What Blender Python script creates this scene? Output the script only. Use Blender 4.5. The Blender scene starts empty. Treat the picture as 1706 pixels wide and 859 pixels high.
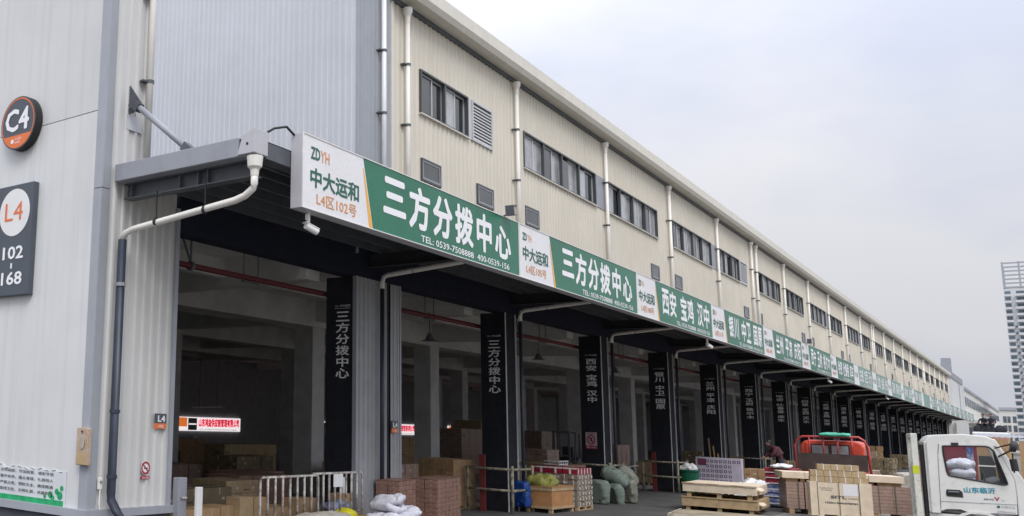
import bpy, bmesh, math, random
from mathutils import Vector, Matrix, noise
R = math.radians
random.seed(4)
scn = bpy.context.scene
COL = scn.collection
G = -0.2            # level of the yard
BX = 8.0            # bay length of the hall

# ------------------------------------------------------------------ camera
cam = bpy.data.cameras.new('camera')
camo = bpy.data.objects.new('camera', cam)
COL.objects.link(camo)
yaw, pitch, roll = R(42.995), R(9.092), R(2.095)
fw = Vector((math.cos(pitch)*math.cos(yaw), math.cos(pitch)*math.sin(yaw), math.sin(pitch)))
rt = fw.cross(Vector((0, 0, 1))).normalized()
up = rt.cross(fw)
r2 = math.cos(roll)*rt + math.sin(roll)*up
u2 = -math.sin(roll)*rt + math.cos(roll)*up
m = Matrix((r2, u2, -fw)).transposed().to_4x4()
m.translation = Vector((-11.3386, -11.3835, 2.18))
camo.matrix_world = m
cam.sensor_fit = 'HORIZONTAL'
cam.sensor_width = 36
cam.lens = 1557.9/1706*36
cam.shift_x = (853-288.8)/1706
cam.shift_y = (441.0-429.5)/1706
cam.clip_start = 0.1
cam.clip_end = 4000
scn.camera = camo

# ------------------------------------------------------------------ world: bright thin overcast
w = bpy.data.worlds.new('World')
scn.world = w
w.use_nodes = True
nt = w.node_tree
for n in list(nt.nodes): nt.nodes.remove(n)
def wn(t, **k):
    n = nt.nodes.new(t)
    for a, b in k.items(): setattr(n, a, b)
    return n
SKYMAX = 2.95
SUN_EL, SUN_AZ = R(50), R(225)     # azimuth of the direction towards the sun, from +X counter-clockwise
sky = wn('ShaderNodeTexSky', sky_type='NISHITA', sun_disc=False)
sky.sun_elevation = SUN_EL
sky.sun_rotation = R(90) - SUN_AZ
sky.dust_density = 3
tc = wn('ShaderNodeTexCoord')
mp = wn('ShaderNodeMapping')
mp.inputs['Scale'].default_value = (1, 1, 2.2)
nz = wn('ShaderNodeTexNoise')
nz.inputs['Scale'].default_value = 2.1
nz.inputs['Detail'].default_value = 5
nz.inputs['Roughness'].default_value = 0.5
nt.links.new(tc.outputs['Generated'], mp.inputs[0]); nt.links.new(mp.outputs[0], nz.inputs['Vector'])
cr = wn('ShaderNodeValToRGB')
cr.color_ramp.elements[0].position = 0.40; cr.color_ramp.elements[0].color = (5.8, 6.15, 7.3, 1)
cr.color_ramp.elements[1].position = 0.62; cr.color_ramp.elements[1].color = (7.5, 7.5, 7.9, 1)
nt.links.new(nz.outputs['Fac'], cr.inputs[0])
# overcast sky: gently brighter towards the zenith
sep = wn('ShaderNodeSeparateXYZ'); nt.links.new(tc.outputs['Generated'], sep.inputs[0])
mr = wn('ShaderNodeMapRange')
mr.inputs['From Min'].default_value = 0.0; mr.inputs['From Max'].default_value = 1.0
mr.inputs['To Min'].default_value = 0.72; mr.inputs['To Max'].default_value = SKYMAX
pw_ = wn('ShaderNodeMath', operation='POWER', use_clamp=True); pw_.inputs[1].default_value = 1.6
ab_ = wn('ShaderNodeMath', operation='MAXIMUM'); ab_.inputs[1].default_value = 0.0
nt.links.new(sep.outputs['Z'], ab_.inputs[0]); nt.links.new(ab_.outputs[0], pw_.inputs[0]); nt.links.new(pw_.outputs[0], mr.inputs[0])
vm = wn('ShaderNodeVectorMath', operation='SCALE')
nt.links.new(cr.outputs[0], vm.inputs[0]); nt.links.new(mr.outputs[0], vm.inputs['Scale'])
mx = wn('ShaderNodeMix', data_type='RGBA')
mx.inputs['Factor'].default_value = 0.93
nt.links.new(sky.outputs[0], mx.inputs[6]); nt.links.new(vm.outputs[0], mx.inputs[7])
bg = wn('ShaderNodeBackground'); bg.inputs['Strength'].default_value = 0.11
nt.links.new(mx.outputs[2], bg.inputs[0])
wo = wn('ShaderNodeOutputWorld'); nt.links.new(bg.outputs[0], wo.inputs[0])

sun = bpy.data.lights.new('sun', 'SUN')
sun.energy = 1.5; sun.angle = R(25); sun.color = (1, 0.97, 0.92)
suno = bpy.data.objects.new('sun', sun); COL.objects.link(suno)
sd = Vector((math.cos(SUN_EL)*math.cos(SUN_AZ), math.cos(SUN_EL)*math.sin(SUN_AZ), math.sin(SUN_EL)))
suno.rotation_euler = sd.to_track_quat('Z', 'Y').to_euler()

scn.view_settings.view_transform = 'Standard'
scn.view_settings.look = 'None'
scn.view_settings.exposure = 0.15
scn.view_settings.gamma = 1

# ------------------------------------------------------------------ materials
MATS = {}
def mat(name, col, rough=0.6, metal=0.0, var=0.08, scale=2.0, streak=0.0, bump=0.0, spec=0.5, emit=None, col2=None, grime=0.0):
    """procedural: noise mottling, vertical rain streaks, fine bump; all from object-space / world position"""
    if name in MATS: return MATS[name]
    M = bpy.data.materials.new(name); M.use_nodes = True
    t = M.node_tree; b = t.nodes['Principled BSDF']
    def N(k): return t.nodes.new(k)
    L = t.links.new
    geo = N('ShaderNodeNewGeometry')
    n1 = N('ShaderNodeTexNoise'); n1.inputs['Scale'].default_value = scale; n1.inputs['Detail'].default_value = 6
    n1.inputs['Roughness'].default_value = 0.62
    L(geo.outputs['Position'], n1.inputs['Vector'])
    rp = N('ShaderNodeValToRGB')
    c = Vector(col[:3]); d = c*(1-var*2.2) if col2 is None else Vector(col2)
    rp.color_ramp.elements[0].position = 0.32; rp.color_ramp.elements[0].color = (*d, 1)
    rp.color_ramp.elements[1].position = 0.62; rp.color_ramp.elements[1].color = (*c, 1)
    L(n1.outputs['Fac'], rp.inputs[0])
    out = rp.outputs[0]
    if streak > 0:
        mpn = N('ShaderNodeMapping'); mpn.inputs['Scale'].default_value = (7, 7, 0.22)
        L(geo.outputs['Position'], mpn.inputs[0])
        n2 = N('ShaderNodeTexNoise'); n2.inputs['Scale'].default_value = 1.0; n2.inputs['Detail'].default_value = 5
        L(mpn.outputs[0], n2.inputs['Vector'])
        r2_ = N('ShaderNodeMapRange'); r2_.inputs['From Min'].default_value = 0.5; r2_.inputs['From Max'].default_value = 0.75
        r2_.inputs['To Max'].default_value = streak
        L(n2.outputs['Fac'], r2_.inputs[0])
        mxn = N('ShaderNodeMix'); mxn.data_type = 'RGBA'
        L(r2_.outputs[0], mxn.inputs['Factor']); L(out, mxn.inputs[6])
        mxn.inputs[7].default_value = (c[0]*0.55, c[1]*0.52, c[2]*0.47, 1)
        out = mxn.outputs[2]
    if grime > 0:
        n4 = N('ShaderNodeTexNoise'); n4.inputs['Scale'].default_value = scale*5; n4.inputs['Detail'].default_value = 8
        L(geo.outputs['Position'], n4.inputs['Vector'])
        r4 = N('ShaderNodeMapRange'); r4.inputs['From Min'].default_value = 0.55; r4.inputs['From Max'].default_value = 0.7
        r4.inputs['To Max'].default_value = grime
        L(n4.outputs['Fac'], r4.inputs[0])
        mg = N('ShaderNodeMix'); mg.data_type = 'RGBA'
        L(r4.outputs[0], mg.inputs['Factor']); L(out, mg.inputs[6]); mg.inputs[7].default_value = (0.09, 0.075, 0.06, 1)
        out = mg.outputs[2]
    if streak > 0:
        oi = N('ShaderNodeObjectInfo'); mo = N('ShaderNodeMapRange'); mo.inputs['To Min'].default_value = .94; mo.inputs['To Max'].default_value = 1.03
        L(oi.outputs['Random'], mo.inputs[0]); sc_ = N('ShaderNodeVectorMath'); sc_.operation = 'SCALE'
        L(out, sc_.inputs[0]); L(mo.outputs[0], sc_.inputs['Scale']); out = sc_.outputs[0]
    L(out, b.inputs['Base Color'])
    b.inputs['Roughness'].default_value = rough
    b.inputs['Metallic'].default_value = metal
    b.inputs['Specular IOR Level'].default_value = spec
    if bump > 0:
        n3 = N('ShaderNodeTexNoise'); n3.inputs['Scale'].default_value = scale*9; n3.inputs['Detail'].default_value = 5
        L(geo.outputs['Position'], n3.inputs['Vector'])
        bp = N('ShaderNodeBump'); bp.inputs['Strength'].default_value = bump; bp.inputs['Distance'].default_value = 0.02
        L(n3.outputs['Fac'], bp.inputs['Height']); L(bp.outputs[0], b.inputs['Normal'])
    if emit:
        b.inputs['Emission Color'].default_value = (*emit[:3], 1); b.inputs['Emission Strength'].default_value = emit[3]
    MATS[name] = M
    return M

m_endwall = mat('end_wall_paint', (.655, .665, .665), .45, var=.04, scale=.5, streak=.22)
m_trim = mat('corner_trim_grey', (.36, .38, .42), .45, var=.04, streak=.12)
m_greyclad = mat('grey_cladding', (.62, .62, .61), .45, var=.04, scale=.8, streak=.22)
m_shadeclad = mat('shaded_grey_cladding', (.36, .37, .385), .5, var=.08, scale=1.5, streak=.4)  # darker copy of the grey cladding; shade under the canopy put into the colour
m_upclad = mat('pale_grey_cladding', (.58, .60, .63), .42, var=.03, scale=.6, streak=.12)
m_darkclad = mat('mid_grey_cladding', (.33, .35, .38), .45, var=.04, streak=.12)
m_beige = mat('beige_cladding', (.66, .615, .52), .5, var=.05, scale=.35, streak=.22)
m_beigetrim = mat('beige_trim', (.70, .67, .585), .45, var=.04, streak=.15)
m_pipe = mat('cream_pvc_pipe', (.82, .80, .74), .35, var=.04, streak=.12)
m_pipeg = mat('grey_pvc_pipe', (.74, .75, .76), .35, var=.04, streak=.12)
m_navy = mat('navy_painted_pipe', (.035, .045, .07), .45, var=.15)
m_steel = mat('canopy_steel', (.30, .315, .35), .45, var=.05, streak=.12)
m_dksteel = mat('dark_steel', (.10, .11, .125), .5, var=.12, scale=3)
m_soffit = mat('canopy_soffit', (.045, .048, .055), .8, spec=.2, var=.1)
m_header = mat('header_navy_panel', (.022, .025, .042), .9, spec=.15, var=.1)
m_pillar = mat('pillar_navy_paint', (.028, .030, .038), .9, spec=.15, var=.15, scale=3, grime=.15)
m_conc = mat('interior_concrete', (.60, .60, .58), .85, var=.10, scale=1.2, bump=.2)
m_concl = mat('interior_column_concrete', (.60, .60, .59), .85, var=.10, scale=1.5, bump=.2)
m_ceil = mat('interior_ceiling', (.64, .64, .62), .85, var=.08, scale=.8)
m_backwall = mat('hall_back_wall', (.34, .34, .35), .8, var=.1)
m_plinth = mat('plinth_concrete', (.07, .075, .09), .8, var=.15, bump=.3)
m_frame = mat('window_frame_dark', (.07, .075, .08), .4, var=.05)
m_alu = mat('window_sash_aluminium', (.55, .56, .57), .35, metal=.2, var=.04)
m_glass = mat('window_glass_dark', (.035, .045, .05), .07, var=.35, scale=.9, spec=.9)
m_blind = mat('window_glass_grey', (.42, .43, .45), .2, var=.25, scale=1.2, spec=.9)
m_red = mat('red_sprinkler_pipe', (.13, .012, .018), .5, var=.1)
m_signwhite = mat('sign_white_film', (.78, .77, .79), .4, var=.03, scale=1.5, bump=.25)
m_green = mat('sign_green_film', (.012, .16, .088), .38, var=.09, scale=.8, bump=.3)
m_greenpale = mat('sign_far_pale_green_film', (.22, .36, .30), .5, var=.1, scale=2)  # far signs look paler with distance; that paleness is put into the colour
m_box = mat('sign_box_side', (.50, .50, .53), .45, var=.04, streak=.1)
m_lwhite = mat('lettering_white', (.86, .86, .88), .4, var=.02)
m_lgreen = mat('lettering_green', (.01, .12, .075), .4, var=.04)
m_lorange = mat('lettering_orange', (.72, .30, .07), .45, var=.05)
m_orangestripe = mat('sign_orange_stripe', (.85, .42, .05), .4, var=.03)
m_dgrey = mat('board_slate_grey', (.075, .09, .11), .4, var=.05)
m_orange = mat('board_orange', (.78, .18, .04), .4, var=.04)
m_white = mat('white_paint', (.78, .78, .78), .4, var=.03)
m_textgrey = mat('pillar_lettering_grey', (.86, .86, .86), .55, var=.05)
m_asphalt = mat('asphalt', (.088, .086, .083), .9, var=.2, scale=.9, bump=.6, grime=.25)
m_yard = mat('yard_concrete', (.20, .19, .165), .9, var=.2, scale=.8, bump=.4)
m_carton = mat('carton_kraft', (.44, .28, .145), .8, var=.10, scale=4)
m_olivebox = mat('carton_olive_brown', (.22, .17, .10), .7, var=.12, scale=4)
m_carton2 = mat('carton_pale_kraft', (.48, .35, .20), .8, var=.10, scale=4)
m_brownbox = mat('shrink_wrapped_brown_box', (.30, .165, .125), .45, var=.16, scale=5)
m_greycarton = mat('wrapped_grey_brown_carton', (.38, .265, .215), .45, var=.12, scale=5)
m_tape = mat('parcel_tape', (.50, .38, .24), .3, var=.05)
m_tape2 = mat('paper_label', (.55, .52, .47), .6, var=.05)
m_ink = mat('carton_ink', (.10, .06, .05), .7, var=.05)
m_wood = mat('crate_pine', (.50, .36, .20), .75, var=.14, scale=5)
m_ply = mat('plywood_orange', (.46, .23, .09), .7, var=.12, scale=4)
m_palewood = mat('pale_crate_board', (.74, .62, .47), .75, var=.08, scale=4)
m_sackw = mat('white_woven_sack', (.66, .66, .74), .6, var=.07, scale=6, bump=.4)
m_sackb = mat('beige_woven_cloth', (.44, .40, .35), .8, var=.15, scale=6, bump=.4)
m_sackg = mat('green_woven_sack', (.20, .25, .215), .65, var=.12, scale=5, bump=.4)
m_sackg2 = mat('grey_striped_sack', (.25, .26, .21), .7, var=.2, scale=7, bump=.4)
m_blue = mat('blue_plastic_bag', (.015, .07, .30), .4, var=.15, scale=5)
m_olive = mat('olive_cloth', (.30, .30, .07), .7, var=.18, scale=5)
m_bin = mat('green_plastic_bin', (.01, .13, .07), .4, var=.1)
m_guard = mat('guard_rail_weathered_paint', (.42, .38, .27), .6, var=.35, scale=8, col2=(.05, .05, .05))
m_galv = mat('galvanised_tube', (.62, .60, .57), .5, metal=.1, var=.2, scale=7, col2=(.14, .085, .06))
m_redpost = mat('red_post_paint', (.20, .035, .035), .6, var=.15)
m_truckw = mat('truck_white_paint', (.70, .70, .675), .28, var=.06, scale=1.5, grime=.14)
m_truckred = mat('truck_red_paint', (.62, .075, .04), .35, var=.08)
m_redtube = mat('red_tube_frame', (.48, .06, .06), .4, var=.15)
m_black = mat('black_rubber', (.02, .02, .022), .6, var=.15)
m_seat = mat('grey_fabric', (.22, .22, .23), .8, var=.1)
m_teal = mat('teal_lettering', (.0, .27, .38), .4, var=.04)
m_dblue = mat('blue_film', (.03, .09, .30), .4, var=.2, scale=9, col2=(.5, .5, .6))
m_redfilm = mat('red_printed_film', (.34, .02, .05), .45, var=.2, scale=9)
m_tarp = mat('green_tarpaulin', (.07, .42, .28), .5, var=.12, scale=5)
m_strap = mat('white_strap', (.72, .70, .68), .5, var=.03)
m_dstrap = mat('dark_strap', (.10, .11, .08), .5, var=.05)
m_skin = mat('skin', (.42, .24, .17), .6, var=.04)
m_maroon = mat('maroon_cloth', (.07, .015, .025), .8, var=.1)
m_dark = mat('dark_cloth', (.02, .02, .028), .85, var=.1)
m_hair = mat('hair_black', (.012, .011, .01), .6, var=.1)
m_purple = mat('printed_purple_white', (.60, .56, .66), .5, var=.1)
m_purpled = mat('print_dark_purple', (.10, .05, .14), .5, var=.1)
m_towerw = mat('tower_white', (.58, .59, .61), .7, var=.04, scale=.1)
m_towerg = mat('tower_glass', (.14, .20, .24), .15, var=.4, scale=.12)
m_midw = mat('office_cream_wall', (.66, .65, .62), .7, var=.04, scale=.2)
m_midg = mat('office_glass', (.13, .15, .18), .15, var=.3, scale=.4)
m_lamp = mat('sign_backlight', (.8, .8, .8), .5, var=.02, emit=(1, .93, .95, .75))
m_lampred = mat('sign_backlit_red', (.7, .05, .1), .5, var=.02, emit=(.9, .04, .10, .55))
m_lamporg = mat('sign_backlit_orange', (.7, .2, .05), .5, var=.02, emit=(.9, .22, .04, .6))

# truck window glass: thin see-through pane
def glass_mat():
    M = bpy.data.materials.new('clear_cab_glass'); M.use_nodes = True
    t = M.node_tree; b = t.nodes['Principled BSDF']; o = t.nodes['Material Output']
    b.inputs['Base Color'].default_value = (.10, .11, .12, 1); b.inputs['Roughness'].default_value = .05
    n = t.nodes.new('ShaderNodeTexNoise'); n.inputs['Scale'].default_value = 3
    r = t.nodes.new('ShaderNodeMapRange'); r.inputs['To Min'].default_value = .20; r.inputs['To Max'].default_value = .34
    t.links.new(n.outputs['Fac'], r.inputs[0])
    tr = t.nodes.new('ShaderNodeBsdfTransparent'); tr.inputs[0].default_value = (.92, .94, .94, 1)
    mm = t.nodes.new('ShaderNodeMixShader')
    t.links.new(r.outputs[0], mm.inputs[0]); t.links.new(tr.outputs[0], mm.inputs[1]); t.links.new(b.outputs[0], mm.inputs[2])
    t.links.new(mm.outputs[0], o.inputs[0])
    return M
m_clear = glass_mat()

# ------------------------------------------------------------------ mesh builder
class MB:
    def __init__(s): s.v = []; s.f = []
    def add(s, vs, fs):
        o = len(s.v); s.v += [tuple(p) for p in vs]; s.f += [tuple(i+o for i in q) for q in fs]; return s
    def box(s, x0, y0, z0, x1, y1, z1, rz=0, piv=None):
        vs = [Vector(p) for p in ((x0,y0,z0),(x1,y0,z0),(x1,y1,z0),(x0,y1,z0),(x0,y0,z1),(x1,y0,z1),(x1,y1,z1),(x0,y1,z1))]
        if rz:
            pv = Vector(piv or ((x0+x1)/2, (y0+y1)/2, 0)); mt = Matrix.Rotation(rz, 3, 'Z')
            vs = [mt @ (p-pv)+pv for p in vs]
        return s.add(vs, [(0,3,2,1),(4,5,6,7),(0,1,5,4),(1,2,6,5),(2,3,7,6),(3,0,4,7)])
    def tube(s, pts, r, n=10, r1=None, cap=True):
        pts = [Vector(p) for p in pts]; rings = []
        for i, p in enumerate(pts):
            d = (pts[min(i+1, len(pts)-1)]-pts[max(i-1, 0)]).normalized()
            a = d.cross(Vector((0,0,1)) if abs(d.z) < .95 else Vector((1,0,0))).normalized(); b = d.cross(a)
            rr = r if r1 is None else r+(r1-r)*i/(len(pts)-1)
            if isinstance(r, (list, tuple)): rr = r[i]
            rings.append([p+rr*(math.cos(2*math.pi*k/n)*a+math.sin(2*math.pi*k/n)*b) for k in range(n)])
        vs = [q for rg in rings for q in rg]; fs = []
        for i in range(len(rings)-1):
            for k in range(n):
                fs.append((i*n+k, i*n+(k+1) % n, (i+1)*n+(k+1) % n, (i+1)*n+k))
        if cap: fs += [tuple(range(n))[::-1], tuple(range((len(rings)-1)*n, len(rings)*n))]
        return s.add(vs, fs)
    def bar(s, a, b, w, h=None):
        """square bar from a to b"""
        h = h or w; a = Vector(a); b = Vector(b); d = (b-a).normalized()
        sx = d.cross(Vector((0,0,1)) if abs(d.z) < .95 else Vector((0,1,0))).normalized()*w/2; sy = d.cross(sx).normalized()*h/2
        vs = [a-sx-sy, a+sx-sy, a+sx+sy, a-sx+sy, b-sx-sy, b+sx-sy, b+sx+sy, b-sx+sy]
        return s.add(vs, [(0,3,2,1),(4,5,6,7),(0,1,5,4),(1,2,6,5),(2,3,7,6),(3,0,4,7)])
    def prism(s, poly, fn, d0, d1):
        """poly: list of (a,b); fn(a,b,d) -> xyz"""
        n = len(poly)
        vs = [fn(a, b, d0) for a, b in poly]+[fn(a, b, d1) for a, b in poly]
        fs = [tuple(range(n))[::-1], tuple(range(n, 2*n))]+[(i, (i+1) % n, n+(i+1) % n, n+i) for i in range(n)]
        return s.add(vs, fs)
    def mesh(s, name, smooth=False):
        me = bpy.data.meshes.new(name); me.from_pydata([tuple(v) for v in s.v], [], s.f); me.update()
        bm = bmesh.new(); bm.from_mesh(me); bmesh.ops.recalc_face_normals(bm, faces=bm.faces); bm.to_mesh(me); bm.free()
        if smooth:
            for p in me.polygons: p.use_smooth = True
        return me
    def build(s, name, m_, parent=None, smooth=False, label=None, bevel=0, kind=None):
        o = bpy.data.objects.new(name, s.mesh(name, smooth)); o.data.materials.append(m_)
        return fin(o, parent, label, bevel, kind)
def fin(o, parent=None, label=None, bevel=0, kind=None):
    COL.objects.link(o)
    if parent:
        o.parent = parent
    if label: o['label'] = label
    if kind: o['kind'] = kind
    if bevel:
        b = o.modifiers.new('bevel', 'BEVEL'); b.width = bevel; b.segments = 2; b.limit_method = 'ANGLE'
    return o
def thing(name, label, cat, loc=(0,0,0), rz=0, group=None):
    o = bpy.data.objects.new(name, None); COL.objects.link(o); o.location = loc; o.rotation_euler = (0,0,rz)
    o.empty_display_size = .2
    return tag(o, label, cat, group)
def tag(o, label, cat, group=None):
    o['label'] = label; o['category'] = cat
    if group: o['group'] = group
    return o
def struct(o): o['kind'] = 'structure'; return o
def share(name, me, m_, parent, loc=(0,0,0), rz=0, scale=None):
    o = bpy.data.objects.new(name, me)
    if m_ and not me.materials: me.materials.append(m_)
    COL.objects.link(o); o.parent = parent; o.location = loc; o.rotation_euler = (0,0,rz)
    if scale: o.scale = scale
    return o
def dup(root, loc, rz=None, label=None, group=None):
    r = root.copy(); COL.objects.link(r); r.location = loc
    if rz is not None: r.rotation_euler = (0,0,rz)
    if label: r['label'] = label
    if group: r['group'] = group
    def rec(a, b):
        for ch in list(a.children):
            c = ch.copy(); COL.objects.link(c); c.parent = b; rec(ch, c)
    rec(root, r)
    return r

# ------------------------------------------------------------------ lettering
_tcache = {}
def text_geo(body, bold):
    key = body
    if key in _tcache: return _tcache[key]
    c = bpy.data.curves.new('lettering', 'FONT'); c.body = body; c.resolution_u = 2
    c.fill_mode = 'FRONT' if False else c.fill_mode
    c.space_line = 1.0; c.align_x = 'CENTER' if '\n' in body else 'LEFT'
    o = bpy.data.objects.new('lettering', c); COL.objects.link(o)
    dg = bpy.context.evaluated_depsgraph_get(); dg.update()
    me = bpy.data.meshes.new_from_object(o.evaluated_get(dg))
    vs = [v.co.copy() for v in me.vertices]; fs = [tuple(p.vertices) for p in me.polygons]
    COL.objects.unlink(o); bpy.data.objects.remove(o); bpy.data.meshes.remove(me)
    _tcache[key] = (vs, fs); return vs, fs
def dilate(vs, fs, b):
    """heavier strokes: copies of the outline shifted round a small circle, each a hair further out"""
    if b <= 0: return [Vector((v.x, v.y, 0)) for v in vs], fs
    V, F = [], []
    for k in range(8):
        dx, dy = b*math.cos(k*math.pi/4), b*math.sin(k*math.pi/4); o = len(V)
        V += [Vector((v.x+dx, v.y+dy, .0003*k)) for v in vs]; F += [tuple(i+o for i in f) for f in fs]
    return V, F
def text(body, m_, org, right, upv, wd, ht, parent, bold=0.0, shear=0.0, off=0.004, name='lettering'):
    """lettering filling a wd x ht rectangle with lower-left corner org, in the plane right/up, lifted off the face"""
    vs, fs = text_geo(body, bold)
    if not vs: return None
    vs, fs = dilate(vs, fs, bold)
    x0 = min(v.x for v in vs); x1 = max(v.x for v in vs); y0 = min(v.y for v in vs); y1 = max(v.y for v in vs)
    right = Vector(right); upv = Vector(upv); n = right.cross(upv).normalized(); org = Vector(org)+n*off
    out = [org+right*((v.x-x0)/(x1-x0)*wd)+upv*((v.y-y0)/(y1-y0)*ht)+n*v.z for v in vs]
    me = bpy.data.meshes.new(name); me.from_pydata([tuple(v) for v in out], [], fs); me.update()
    me.materials.append(m_)
    o = bpy.data.objects.new(name, me); COL.objects.link(o)
    if parent: o.parent = parent
    return o

# ------------------------------------------------------------------ ribbed cladding
def rib_h(t, pitch, depth):
    """0 = trough, depth = crest; trapezoid"""
    u = (t/pitch) % 1.0
    if u < .55: return 0.0
    if u < .65: return depth*(u-.55)/.10
    if u < .90: return depth
    return depth*(1-(u-.90)/.10)
def ribbed(mb, t0, t1, z0, z1, fn, pitch=.25, depth=.03, holes=()):
    """fn(t, h, z) -> point. holes: (ta, tb, za, zb)"""
    ts = {t0, t1}
    k = math.floor(t0/pitch)
    while k*pitch < t1:
        for u in (0, .55, .65, .90):
            t = (k+u)*pitch
            if t0 < t < t1: ts.add(t)
        k += 1
    for a, b, *_ in holes:
        for t in (a, b):
            if t0 < t < t1: ts.add(t)
    ts = sorted(ts); ts = [t for i, t in enumerate(ts) if i == 0 or t-ts[i-1] > 1e-5]
    for a, b in zip(ts, ts[1:]):
        mid = (a+b)/2
        cuts = sorted([(h[2], h[3]) for h in holes if h[0] < mid < h[1]])
        z = z0; spans = []
        for ca, cb in cuts:
            if ca > z: spans.append((z, ca))
            z = cb
        if z < z1: spans.append((z, z1))
        ha, hb = rib_h(a+1e-7, pitch, depth), rib_h(b-1e-7, pitch, depth)
        for p, q in spans:
            mb.add([fn(a, ha, p), fn(b, hb, p), fn(b, hb, q), fn(a, ha, q)], [(0,1,2,3)])
    return mb

# ================================================================== SETTING
gmb = MB().add([(-600,-900,G),(1500,-900,G),(1500,900,G),(-600,900,G)], [(0,1,2,3)])
struct(gmb.build('yard_ground', m_yard))
amb = MB().add([(-60,-4.6,G+.004),(8,-4.9,G+.004),(20,-5.0,G+.004),(190,-5.0,G+.004),(190,45,G+.004),(-60,45,G+.004)], [(0,1,2,3,4,5)])
struct(amb.build('asphalt_apron', m_asphalt))

m_floor = mat('hall_floor_concrete', (.42, .41, .39), .7, var=.2, scale=1.0, bump=.2)
struct(MB().add([(.6,1.2,G+.008),(186,1.2,G+.008),(186,27,G+.008),(.6,27,G+.008)], [(0,1,2,3)]).build('hall_floor', m_floor))  # pale floor sheet added to bounce light up to the ceiling

# ================================================================== WAREHOUSE
XE = 186.6      # far end of the long front
WH = thing('warehouse', 'long two-storey beige and grey clad logistics warehouse with open loading bays under a canopy', 'warehouse')
EW = -0.97
# end wall panels (face -X), upper rows meet at the seam at 7.3 m
TOPW = 13.4
for (z0, z1) in ((.62, 7.295), (7.31, TOPW)):
    for k in range(6):
        y0 = .15+k*6.2; y1 = y0+6.19
        mb = MB()
        ribbed(mb, y0, y1, z0, z1, lambda t, h, z: (EW-h, t, z), .31, .0015)
        mb.build('wall_panel', m_endwall, WH)
# fin body behind the end wall and front
MB().box(EW+.015, .02, G, .10, 37.5, TOPW-.02).build('end_wing_body', m_upclad, WH)
# corner trims: pale return on the end wall, darker on the front, with a joint at 5.9
for z0, z1 in ((.62, 5.9), (5.915, TOPW+.05)):
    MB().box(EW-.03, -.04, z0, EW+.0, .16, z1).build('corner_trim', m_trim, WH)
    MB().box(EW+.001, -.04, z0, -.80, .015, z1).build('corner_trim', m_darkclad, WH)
# corner pillar cladding on the front, lower (wide) and upper (narrow)
mb = MB(); ribbed(mb, -.80, .90, .62, 6.3, lambda t, h, z: (t, -.005-h, z), .205, .035)
mb.build('pillar_cladding', m_greyclad, WH)
mb = MB(); ribbed(mb, -.80, .10, 6.3, TOPW, lambda t, h, z: (t, -.005-h, z), .205, .035)
mb.build('pillar_cladding', m_greyclad, WH)
MB().box(.88, -.05, .62, .97, .8, 5.9).build('cladding_edge_trim', m_trim, WH)
MB().box(.10, .02, G, .88, .78, 6.0).build('corner_pillar', m_conc, WH)
# base flashing and plinth
MB().box(EW-.09, -.10, .50, 1.0, .0, .63).build('base_flashing', m_trim, WH)
MB().box(EW-.09, .0, .50, EW+.0, 37.5, .63).build('base_flashing', m_trim, WH)
MB().box(EW-.03, -.045, G, .95, .0, .50).build('plinth', m_plinth, WH)
MB().box(EW-.031, .0, G, EW+.0, 37.5, .50).build('plinth', m_plinth, WH)

# upper end wall of the hall, set back one bay (faces -X) and its body
X1 = 6.97
mb = MB(); ribbed(mb, -.01, 37.5, 6.2, 13.3, lambda t, h, z: (X1-h, t, z if z < 10 else z+.16*min(max(t, 0), 19)), .17, .022)
mb.build('upper_end_cladding', m_upclad, WH)
mb = MB(); ribbed(mb, X1, 8.56, 6.34, 13.3, lambda t, h, z: (t, -.01-h, z), .19, .014)
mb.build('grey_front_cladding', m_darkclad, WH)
MB().box(X1-.02, -.06, 6.0, X1+.06, -.012, 13.4).build('cladding_edge_trim', m_darkclad, WH)
# terrace roof over the first bay
MB().box(-.9, .9, 6.25, X1, 37.5, 6.45).build('terrace_roof', m_steel, WH)

# beige front with openings
WZ0, WZ1 = 10.17, 11.37
big, louv, infill = [], [], []
big.append((10.05, 12.82, 2)); louv.append((13.07, 14.40))
k = 1
while 16*k < XE-8:
    b = 16*k
    big.append((b+.68, b+7.10, 4))
    if k == 2:
        big.append((b+8.15, b+12.72, 3)); louv.append((b+12.9, b+14.45))
    elif b+14.5 < XE:
        big.append((b+8.22, b+14.45, 4))
    if k % 3 != 0: infill.append((b+7.12, b+8.18))
    k += 1
big.append((176.7, 181.0, 3)); big.append((181.9, 185.0, 2))
big = sorted({(round(a, 2), round(b, 2), n) for a, b, n in big if b < XE and not (a > 170 and n == 4)})
small = [(10.10, 11.16), (13.36, 14.40)]
k = 1
while 16*k+2 < XE:
    small.append((16*k+.72, 16*k+1.78))
    if k > 0: small.append((16*k+13.40, 16*k+14.44))
    k += 1
small = [s for s in small if s[1] < XE]
holes = [(a, b, WZ0, WZ1) for a, b, n in big]+[(a, b, WZ0, WZ1) for a, b in louv]+[(a, b, 8.38, 8.98) for a, b in small]
for i in range(0, 12):     # cladding sheets, one per 16 m
    a = 8.56 if i == 0 else 16.0*i; b = min(16.0*(i+1), XE)
    if a >= XE: break
    mb = MB(); ribbed(mb, a, b, 6.34, 12.86, lambda t, h, z: (t, .0-h, z),   .25, .024, [h for h in holes if h[0] < b and h[1] > a])
    mb.build('front_cladding', m_beige, WH)
MB().box(8.56, -.045, 6.0, 8.68, -.001, 12.86).build('cladding_edge_trim', m_beigetrim, WH)
MB().box(8.7, .35, 6.3, XE, 37.5, 12.8).build('upper_floor_body', m_backwall, WH)
MB().box(XE, -.03, G, XE+.12, 37.5, 13.1).build('far_end_wall', m_midw, WH)
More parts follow.
